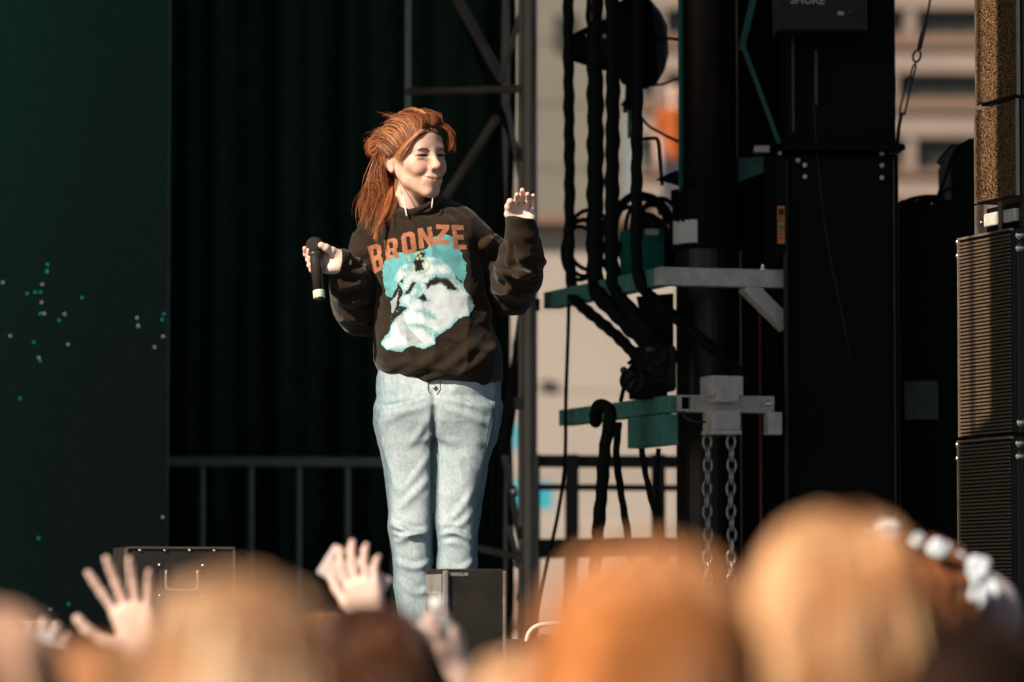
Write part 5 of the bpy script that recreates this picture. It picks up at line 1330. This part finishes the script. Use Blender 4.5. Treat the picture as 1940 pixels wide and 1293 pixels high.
# swept back from the hairline to the tie
hl_ = []
for a in np.linspace(-1, 1, 17):
    th = a * 1.66; b_ = abs(a)
    st = np.array((math.sin(th) * .075, -.088 * math.cos(th) + .002, 0.066 - .064 * b_ ** 1.25))
    m1 = np.array((st[0] * 1.02, st[1] * .62 + .008, st[2] + .046 * (1 - b_) + .014)); m2 = np.array((st[0] * .80, st[1] * .1 + .040, .104 - .066 * b_ ** 1.4))
    lf = .010 * (1 - b_)
    hl_.append([snap(L_(*st), .0005), snap(L_(*m1), .008 + lf, True), snap(L_(*m2), .010 + lf, True), tie])
sets.append(strands(hl_, 3600, .0007, .0045, 1, wave=.004, base=HB, clump=.6, taper=.3, jit=.14))
sets.append(strands(hl_, 1100, .0006, .008, 21, jit=.3, wave=.007, base=(.55, .27, .125), clump=.75, taper=.3))
# volume tuft at the front top
ft = [[L_(.0, -.080, .072), L_(.012, -.098, .098), L_(.020, -.070, .118), L_(.0, .0, .124), tie], [L_(.028, -.072, .070), L_(.046, -.088, .096), L_(.044, -.055, .112), L_(.02, .02, .118), tie],
      [L_(-.022, -.078, .070), L_(-.024, -.094, .098), L_(-.02, -.06, .116), L_(-.02, .02, .122), tie]]
sets.append(strands(ft, 1100, .0007, .009, 2, wave=.009, base=(.24, .075, .028), taper=.3))
# fringe curling at her left temple (image right) and at the right one
fr_r = [[L_(.012, -.078, .082), L_(.040, -.092, .084), L_(.062, -.096, .062), L_(.070, -.088, .036), L_(.062, -.090, .022), L_(.050, -.096, .028)], [L_(.024, -.070, .084), L_(.056, -.080, .086), L_(.078, -.078, .062), L_(.080, -.066, .030), L_(.068, -.074, .014), L_(.058, -.086, .018)],
        [L_(.018, -.074, .084), L_(.050, -.090, .080), L_(.068, -.092, .056), L_(.072, -.080, .030), L_(.064, -.084, .010)]]
sets.append(strands(fr_r, 700, .0006, .0055, 3, wave=.006, base=(.33, .11, .042), clump=.7, jit=.15))
fr_l = [[L_(-.010, -.088, .070), L_(-.040, -.090, .062), L_(-.064, -.066, .036), L_(-.074, -.030, .012), L_(-.080, .0, -.005)], [L_(-.018, -.084, .076), L_(-.048, -.086, .056), L_(-.066, -.060, .022), L_(-.074, -.034, -.004), L_(-.076, -.024, -.022)]]
sets.append(strands(fr_l, 520, .0006, .004, 4, wave=.003, base=(.52, .24, .11), clump=.7))
# messy knot at the tie
kn = []
for i in range(9):
    a = i / 9 * 6.28
    kn.append([tie, tie + .026 * np.array((math.cos(a), math.sin(a) * .5 + .5, math.sin(a))), tie + .046 * np.array((math.cos(a + .7) - .25, math.sin(a + .5) * .4 + .4, math.sin(a + .8) + .15)), tie + .030 * np.array((math.cos(a + 1.9) - .3, .5, math.sin(a + 1.9)))])
sets.append(strands(kn, 1000, .0006, .008, 5, wave=.010, base=(.38, .125, .045), clump=.5))
sets.append(strands(kn, 90, .0004, .020, 6, wave=.020, base=(.30, .10, .04), clump=.2))
# loose length down the back to the image left
bk = []
for du, y0 in ((0, .06), (1, .08), (2, .10), (3, .085), (4, .05)):
    e = [(716, 442), (706, 462), (700, 440), (690, 418), (728, 440)][du]
    m0 = [(742, 300), (732, 290), (724, 286), (720, 290), (748, 306)][du]
    m1 = [(738, 352), (722, 345), (708, 345), (700, 352), (748, 352)][du]
    m2 = [(734, 402), (716, 406), (700, 396), (690, 390), (744, 398)][du]
    bk.append([PN(m0[0] + 18, m0[1] - 40, y0 + .02), PN(*m0, y0 + .03), PN(*m1, y0 + .01), PN(*m2, y0 - .085), PN(*e, y0 - .135)])
sets.append(strands(bk, 2400, .0007, .007, 7, wave=.010, base=HB, clump=.65, seg=13, tip=(.34, .115, .045)))
sets.append(strands(bk, 300, .0007, .010, 18, wave=.012, base=(.62, .27, .12), clump=.8, seg=13))
sets.append(strands(bk, 420, .0006, .016, 8, wave=.016, base=(.42, .16, .065), clump=.6, seg=13))
lk = [[PN(742, 330, .06), PN(734, 380, -.01), PN(722, 420, -.075), PN(712, 450, -.09), PN(714, 462, -.092), PN(706, 470, -.09)], [PN(746, 330, .06), PN(742, 380, -.01), PN(730, 410, -.07), PN(714, 436, -.09), PN(708, 458, -.092), PN(700, 466, -.09)]]
sets.append(strands(lk, 240, .0006, .0025, 9, wave=.003, base=(.48, .17, .065), clump=.6, seg=14))
nb = [[L_(-.074, .030, .010), L_(-.076, .044, -.030), L_(-.066, .052, -.075), PN(742, 392, .03)], [L_(-.066, .060, .020), L_(-.070, .070, -.03), L_(-.064, .070, -.08), PN(732, 396, .03)], [L_(-.078, .018, .012), L_(-.078, .034, -.02), L_(-.068, .044, -.06), PN(748, 388, .03)]]
sets.append(strands(nb, 700, .0007, .006, 15, wave=.006, base=HB, clump=.6))
# behind the neck on the far side, and fly-aways
fs = [[L_(.060, .05, -.02), L_(.062, .045, -.08), L_(.060, .03, -.125)], [L_(.066, .03, -.03), L_(.064, .02, -.08), L_(.066, .0, -.12)]]
sets.append(strands(fs, 400, .0007, .005, 10, wave=.004, base=(.26, .08, .03)))
fa = [[L_(x, y, .10), L_(x * 1.2, y + .02, .125), L_(x * 1.5, y + .06, .13 + .02 * math.sin(9 * x))] for x, y in ((-.05, .0), (-.02, -.04), (.02, .0), (.05, -.03), (-.03, .07), (.03, .06))]
sets.append(strands(fa, 60, .0004, .012, 12, wave=.008, base=(.34, .12, .05), clump=.2))
strand_mesh('strands', sets, M['hair'], hair)
# ear-rings, chain, ring
t = MB(); t.tube([P(752, 337, -.015), P(757, 352, -.03), P(763, 375, -.05)], .0011, 6).build('earring_chain', M['brass'], body, smooth=True)
t = MB(); t.tube([P(763, 370, -.05), P(768, 395, -.066), P(771, 410, -.074)], [.0016, .0024, .0030], 8).build('earring', M['pearl'], body, smooth=True)
t = MB(); t.tube([P(820, 372, -.045), P(819, 384, -.055), P(818, 394, -.06)], [.0010, .0018, .0022], 8).build('earring', M['pearl'], body, smooth=True)
t = MB(); t.ring(J(987.6, 384, -.012), (.1, -.5, 1), .0094, .0011, 20, 6).build('finger_ring', M['chrome'], body, smooth=True)

# microphone
mic = thing('microphone', 'black wireless microphone with a pale green end band, held low in her hand', 'microphone', P(605, 570, -.16))
A, B = P(596.5, 470, -.125), P(605.5, 571, -.158)
ax = (B - A).normalized(); Lm = (B - A).length
t = MB(); t.lathe(A, ax, [(-.030, .004), (-.028, .012), (-.022, .0195), (-.012, .0240), (.0, .0252), (.010, .0235), (.016, .0205)], 28)
M['mesh_grille'] = mat('microphone_grille', (.05, .042, .034), .55, metal=.6, bump=1.0, bscale=700, var=.5, scale=500)
t.build('grille', M['mesh_grille'], mic, smooth=True)
M['mic_body'] = mat('microphone_body', (.035, .028, .022), .34, var=.2, spec=.5)
t = MB(); t.lathe(A, ax, [(.014, .0205), (.020, .0215), (.026, .0190), (.034, .0172), (Lm - .028, .0152)], 28).build('handle', M['mic_body'], mic, smooth=True)
t = MB(); t.lathe(A, ax, [(Lm - .030, .0158), (Lm - .028, .0164), (Lm - .010, .0164), (Lm - .008, .0160)], 28)
M['band'] = mat('pale_green_tape', (.58, .72, .50), .5, var=.1); t.build('end_band', M['band'], mic, smooth=True)
t = MB(); t.lathe(A, ax, [(Lm - .010, .0142), (Lm - .002, .0138), (Lm, .011)], 28).build('end_cap', M['black_plastic'], mic, smooth=True)
# ------------------------------------------------------------------ the crowd
M['top'] = cloth_mat('crowd_top', (1, 1, 1), attr='Col')
def crowd(label, u, vtop, Y, hair_c, hair_style='long', top_c=(.2, .2, .2), skin=(.70, .49, .40), yaw=180, arm=None, z0=0.0, fine=.006, hw=1.0, pitch=0, leg_c=(.05, .06, .09), nstr=750, group='crowd in front of the stage', hair2=None):
    top = PN(u, vtop, Y); hh = .022
    Ht = top[2] - hh - z0; sc = min(1.04, Ht / 1.68 * .5 + .5)
    t = thing('person', label, 'person', (top[0], Y, z0), group)
    R = rot(yaw=yaw, pitch=pitch); hc = np.array((top[0], Y, top[2] - hh - .112 * sc))
    fw = R @ np.array((0, -1, 0)); rt = R @ np.array((-1, 0, 0))    # rt: the person's right
    W = lambda r, f, z: np.array((top[0], Y, 0)) + rt * r + fw * f + np.array((0, 0, z0 + z * Ht))
    s = SDF(hc - .15 * sc, hc + np.array((.15, .15, .13)) * sc, fine)
    s.cap(hc + R @ np.array((0, .022, -.05)) * sc, W(0, -.02, .835), .048, .052, .02)
    head_sdf(s, hc, R, sc); parts = [s.mesh(1)]; Ch = face_colors(parts[0][0], hc, R, sc, skin)
    b = SDF(np.array((top[0] - .75, Y - .75, z0)), np.array((top[0] + .75, Y + .75, hc[2] - .06)), .016)
    b.cap(W(0, -.02, .86), W(0, -.01, .76), .05, .085, .03); b.chain([W(0, 0, .76), W(0, 0, .62), W(0, 0, .53)], [.105, .10, .115], .05)
    b.cap(W(-.12, -.01, .80), W(.12, -.01, .80), .055, .055, .05)
    cl = SDF(b.lo, b.lo + (b.n - 1) * b.h, .015)
    cl.chain([W(0, -.01, .775), W(0, 0, .62), W(0, 0, .50)], [.125, .120, .135], .05); cl.cap(W(-.13, -.01, .80), W(.13, -.01, .80), .062, .062, .06)
    jl = SDF(b.lo, np.array((b.lo[0] + 1.5, b.lo[1] + 1.5, W(0, 0, .55)[2])), .017)
    jl.ell(W(0, 0, .51), (.15, .125, .11), None, .03)
    arms = {}
    for g in (-1, 1):
        b.chain([W(g * .075, 0, .50), W(g * .085, .02, .28), W(g * .09, 0, .045)], [.075, .052, .040], .02); b.cap(W(g * .09, -.04, .025), W(g * .095, .13, .022), .036, .030, .02)
        jl.chain([W(g * .075, 0, .50), W(g * .085, .02, .28), W(g * .09, 0, .05)], [.092, .070, .062], .02)
        spec = arm.get(g) if arm else None
        sh = W(g * .165, -.01, .80)
        if spec is None:
            el, wr_ = W(g * .215, -.03, .62), W(g * .21, .10, .50)
            hp_ = standard_hand(wr_, (fw * .35 + np.array((0, 0, -1))), -rt * g, fw, curl=(15, 25, 15), spread=4)
        else:
            wr_ = spec['wrist']; mid = (sh + wr_) / 2; el = spec.get('elbow', mid + rt * g * .05 - fw * .02 - np.array((0, 0, .10)))
            hp_ = spec['hand']
        b.chain([sh, el, wr_], [.046, .036, .025], .03)
        hs_ = SDF(np.array(wr_) - .21, np.array(wr_) + .21, .0036 if spec is not None else .0065)
        hand_from_joints(hs_, *hp_, sc=1.0); hs_.cap(wr_, wr_ + (el - wr_) / np.linalg.norm(el - wr_) * .06, .024, .026, .02)
        parts.append(hs_.mesh(1))
        e2 = sh + (el - sh) * .75
        cl.chain([sh, e2], [.066, .058], .03)
    parts.append(b.mesh(1))
    V, Q = join(parts); C = np.tile(np.array(skin), (len(V), 1)); C[:len(Ch)] = Ch
    body = add_mesh('body', V, Q, M['skin'], t, smooth=True, colors=C)
    v, q = cl.mesh(2); n_ = normals(v, q); v = v + n_ * (.007 * fbm(v, 9, 3))[:, None]
    add_mesh('shirt', v, q, M['top'], t, smooth=True, colors=np.tile(np.array(top_c), (len(v), 1)))
    v, q = jl.mesh(2); n_ = normals(v, q); v = v + n_ * (.006 * fbm(v, 9, 3))[:, None]
    add_mesh('trousers', v, q, M['top'], t, smooth=True, colors=np.tile(np.array(leg_c), (len(v), 1)))
    # hair
    L = lambda x, y, z: hc + R @ (np.array((x, y, z)) * sc)
    hs = SDF(hc - np.array((.2, .2, .40)) * sc, hc + .2 * sc, .007)
    hs.ell(L(0, .018, .040), np.array((.080 * hw, .100, .084)) * sc, R, .01)
    hs.ell(L(0, .045, -.005), np.array((.076 * hw, .074, .085)) * sc, R, .03)
    if hair_style == 'long':
        hs.cap(L(0, .065, -.05), L(0, .085, -.26), .070 * sc * hw, .062 * sc, .04)
        for g in (-1, 1): hs.cap(L(g * .060 * hw, .03, -.02), L(g * .075 * hw, .03, -.24), .030 * sc, .022 * sc, .03)
    elif hair_style == 'bob':
        hs.ell(L(0, .045, -.060), np.array((.090 * hw, .072, .085)) * sc, R, .04)
    elif hair_style == 'bun':
        hs.ell(L(0, .085, .085), np.array((.045, .042, .040)) * sc, R, .02)
    hs.ell(L(0, -.125, -.048), np.array((.060, .088, .090)) * sc, R, .012, 'sub')
    v, q = hs.mesh(2); n_ = normals(v, q); v = v + n_ * (.012 * fbm(v, 14, 3) + .003 * vnoise(v * np.array((1, 1, .12)), 150))[:, None]
    lum = np.clip(.75 + .9 * fbm(v * np.array((1, 1, .25)), 26, 3), .15, 2)[:, None]
    ho = add_mesh('hair', v, q, M['hair_base'], t, smooth=True, colors=np.array(hair_c) * lum)
    gd = []
    drop = {'long': -.27, 'bob': -.13, 'bun': -.03, 'short': -.05}[hair_style]
    for k in range(15):
        an = -2.2 + 4.4 * k / 14
        sx_, cy_ = math.sin(an), math.cos(an)
        gd.append([L(.012 * sx_, .0, .122), L(.055 * sx_ * hw, .018 + .06 * cy_, .105), L(.083 * sx_ * hw, .018 + .100 * cy_, .035), L(.086 * sx_ * hw, .03 + .092 * cy_, -.03), L((.088 if drop < -.2 else .080) * sx_ * hw, .03 + .085 * cy_, drop)])
    strand_mesh('strands', [strands(gd, nstr, 0.0024 if Y < -6 else .0013, .005, int(abs(u)) + 3, wave=.006, base=hair2 or hair_c, clump=.6, seg=9)], M['hair'], ho)
    return t, hc, R, sc, L
def arm_hand(wrist, d, nrm, ts, **k): return {'wrist': np.array(wrist), 'hand': standard_hand(wrist, d, nrm, ts, **k)}
BR, LB, DK, BL = (.24, .095, .036), (.40, .19, .085), (.040, .017, .009), (.62, .35, .19)
# raised open hand, left
w = PN(268, 1238, -4.25)
crowd('fan with light brown hair raising an open hand at the left', 420, 1128, -4.25, LB, 'long', (.25, .12, .07), arm={-1: {**arm_hand(w, (-.30, .12, 1), (0, -1, .1), (-1, 0, 0), curl=(4, 6, 5), spread=15, thumb_out=62), 'elbow': PN(310, 1440, -4.2)}})
# phone hand
w = PN(704, 1184, -3.6)
fanp = crowd('fan behind the blurred heads holding up a phone in a clear case', 620, 1150, -3.65, BR, 'bob', (.3, .28, .26), arm={1: {**arm_hand(w, (-.28, .0, 1), (.3, 1, .1), (-1, -.2, 0), curl=(10, 22, 14), spread=5, thumb_out=35), 'elbow': PN(736, 1400, -3.6)}})
ph = thing('phone', 'phone in a pale clear case held up in front of the jeans', 'phone', P(690, 1130, -3.55))
pc_, pa, pb_ = P(672, 1092, -3.52), (P(745, 1125, -3.53) - P(640, 1060, -3.53)).normalized(), None
up_ = Vector((0, .25, 1)).normalized(); up_ = (up_ - pa * up_.dot(pa)).normalized(); nf = pa.cross(up_).normalized()
M['clear_case'] = mat('clear_case', (.62, .52, .48), .25, var=.15, spec=.6)
MB().box(pc_, (.135, .070, .008), (pa, up_, nf)).build('case', M['clear_case'], ph, bevel=.004)
MB().box(pc_ + nf * .0042 * (1 if nf.y > 0 else -1), (.128, .064, .003), (pa, up_, nf)).build('screen', M['black_plastic'], ph)
MB().box(pc_ - nf * .006 * (1 if nf.y > 0 else -1) - pa * .045 + up_ * .018, (.022, .022, .004), (pa, up_, nf)).build('camera_bump', M['dark_steel'], ph, bevel=.002)
# water bottle hand
w = PN(868, 1284, -5.0)
crowd('fan holding a water bottle up beside the spark machine', 742, 1190, -5.0, DK, 'bob', (.35, .2, .12), arm={1: {**arm_hand(w, (-.12, .0, 1), (-.9, .1, .1), (0, -1, .2), curl=(58, 52, 30), spread=2, thumb_out=30, sc=.9), 'elbow': PN(900, 1480, -5.0)}})
bt = thing('water_bottle', 'clear plastic water bottle with white cap held in front of the spark machine', 'bottle', P(826, 1228, -5.02))
M['clear'] = mat('clear_plastic', (.92, .94, .95), .08, var=.02, trans=.85, spec=.5)
M['water'] = M['clear']
bb_ = P(826, 1232, -5.02); sx5 = mpp(-5.02)
MB().lathe(bb_, (.02, 0, 1), [(0, 24 * sx5), (4 * sx5, 27 * sx5), (30 * sx5, 27 * sx5), (33 * sx5, 25 * sx5), (36 * sx5, 27 * sx5), (62 * sx5, 26 * sx5), (76 * sx5, 17 * sx5), (82 * sx5, 13 * sx5)], 24).build('body', M['clear'], bt, smooth=True)
MB().lathe(bb_ + Vector((.0015, 0, 80 * sx5)), (.02, 0, 1), [(0, 15 * sx5), (2 * sx5, 16 * sx5), (18 * sx5, 16 * sx5), (21 * sx5, 12 * sx5)], 20).build('cap', M['white'], bt, smooth=True)
MB().lathe(bb_ + Vector((0, 0, 34 * sx5)), (.02, 0, 1), [(0, 27.4 * sx5), (22 * sx5, 27.2 * sx5)], 24).build('paper_label', M['white'], bt, smooth=True)
# flower crown
tt, hc, R, sc, L = crowd('fan wearing a crown of white flowers at the right', 1765, 1012, -4.6, (.24, .085, .035), 'long', (.32, .28, .30), hw=1.05)
fc = thing('flower_crown', 'crown of white cloth flowers on a fan at the right', 'flower crown', L(0, 0, .07))
M['petal'] = mat('white_petal', (.60, .66, .70), .7, var=.08, sss=.0); M['petal2'] = mat('pale_blue_petal', (.55, .72, .78), .7, var=.08)
rr_ = random.Random(5)
MB().tube([Vector(L(.088 * math.cos(a), .018 + .106 * math.sin(a), .058 - .02 * math.sin(a))) for a in np.linspace(0, 6.283, 33)], .004, 6).build('band', M['brow'], fc, smooth=True)
fl_spots = [(1682, 1002, 26), (1738, 1022, 16), (1778, 1040, 24), (1816, 1058, 15), (1852, 1078, 27), (1838, 1100, 20), (1868, 1108, 24), (1650, 1010, 18)]
for k, (fu, fv, fr2) in enumerate(fl_spots):
    Yf = -4.73 + (.03 if k in (1, 3) else 0) + .05 * abs(fu - 1765) / 100
    c_ = PN(fu, fv, Yf); s = SDF(c_ - .05, c_ + .05, .003); rad = fr2 * mpp(Yf)
    s.ell(c_, (rad * .55,) * 3)
    for j in range(7):
        an = j * 6.283 / 7 + rr_.random(); el = rr_.uniform(-.3, .9)
        dv = np.array((math.cos(an) * math.cos(el), -abs(math.sin(el)) * .8 - .1, math.sin(an) * math.cos(el))); s.ell(c_ + dv * rad * .55, (rad * .52, rad * .30, rad * .48), None, .003)
    v, q = s.mesh(1); v = v + normals(v, q) * (.002 * fbm(v, 90, 2))[:, None]
    add_mesh('flower', v, q, M['petal2'] if k in (3,) else M['petal'], fc, smooth=True)
for k, (u0, v0, u1, v1) in enumerate(((1812, 1100, 1818, 1150), (1838, 1110, 1842, 1152), (1862, 1110, 1856, 1158), (1880, 1100, 1890, 1140))):
    MB().tube([P(u0, v0, -4.70), P((u0 + u1) / 2 + 3, (v0 + v1) / 2, -4.71), P(u1, v1, -4.70)], [.004, .009, .001], 6).build('ribbon', M['petal'], fc, smooth=True)
s = SDF(PN(1890, 1180, -4.50) - .12, PN(1890, 1180, -4.50) + .12, .004); c_ = PN(1880, 1150, -4.52)
s.ell(c_, (.048, .04, .062), rot(roll=-32)); v, q = s.mesh(2); v = v + normals(v, q) * (.004 * fbm(v, 30, 3))[:, None]
add_mesh('veil', v, q, cloth_mat('lilac_veil', (.34, .29, .31)), fc, smooth=True)
# fan with a white phone, lower left
w = PN(74, 1300, -4.7)
crowd('fan at the lower left corner holding a white phone sideways', -120, 1160, -4.7, DK, 'short', (.3, .3, .28), arm={1: {**arm_hand(w, (.1, .2, 1), (0, 1, .2), (-1, 0, 0), curl=(50, 60, 30), spread=3), 'elbow': PN(40, 1470, -4.7)}})
wp = thing('phone', 'white phone held sideways at the lower left corner', 'phone', P(72, 1216, -4.72))
MB().box(P(72, 1206, -4.73), (.062, .010, .022)).build('body', M['white'], wp, bevel=.003); MB().box(P(72, 1206, -4.722), (.058, .003, .018)).build('screen', M['black_plastic'], wp)
# near heads, far out of focus
crowd('blurred brown-haired fan close to the camera, left of the water bottle', 452, 1070, -8.95, (.46, .24, .12), 'long', (.55, .42, .36), yaw=176, hw=1.0, hair2=(.66, .42, .26), nstr=1300)
crowd('blurred dark-haired fan between the phone and the water bottle', 700, 1132, -6.6, (.07, .028, .014), 'bob', (.3, .14, .08), yaw=200, nstr=1300)
crowd('large blurred fan with auburn hair in the middle, covering the stage edge', 1232, 1004, -9.0, (.46, .165, .050), 'long', (.42, .2, .1), yaw=170, hw=.98, hair2=(.62, .27, .11), nstr=1300)
crowd('blurred fan with light brown hair in front of the ribbed loudspeaker', 1584, 952, -8.45, (.46, .20, .08), 'bob', (.6, .48, .42), yaw=188, hw=.90, hair2=(.62, .33, .16), nstr=1300)
crowd('blurred dark-haired fan at the lower right corner', 1838, 1146, -8.5, (.022, .011, .007), 'long', (.06, .03, .02), yaw=175, nstr=1300)
crowd('blurred fan with nearly black hair between the auburn and the light brown heads', 1440, 1066, -7.7, (.022, .010, .006), 'bob', (.08, .03, .02), yaw=180, nstr=900)
crowd('blurred fan in pale top at the lower left edge', -40, 1125, -8.2, (.5, .3, .2), 'short', (.6, .5, .45), yaw=180, nstr=1300)
crowd('blurred blond fan low between the middle head and the spark machine', 1000, 1212, -7.6, BL, 'bob', (.6, .5, .42), yaw=180, nstr=1300)
crowd('blurred fan with ginger hair low at the left below the raised hand', 170, 1196, -7.9, (.44, .20, .09), 'long', (.6, .5, .45), yaw=185, nstr=1300)
# crew member on the hall roof
crowd('crew member in an orange vest on the low hall roof, beside the mast', 1276, 158, YH + 1.2, DK, 'short', (.34, .085, .02), z0=ztop + .10, fine=.01, nstr=200, yaw=0, group=None)
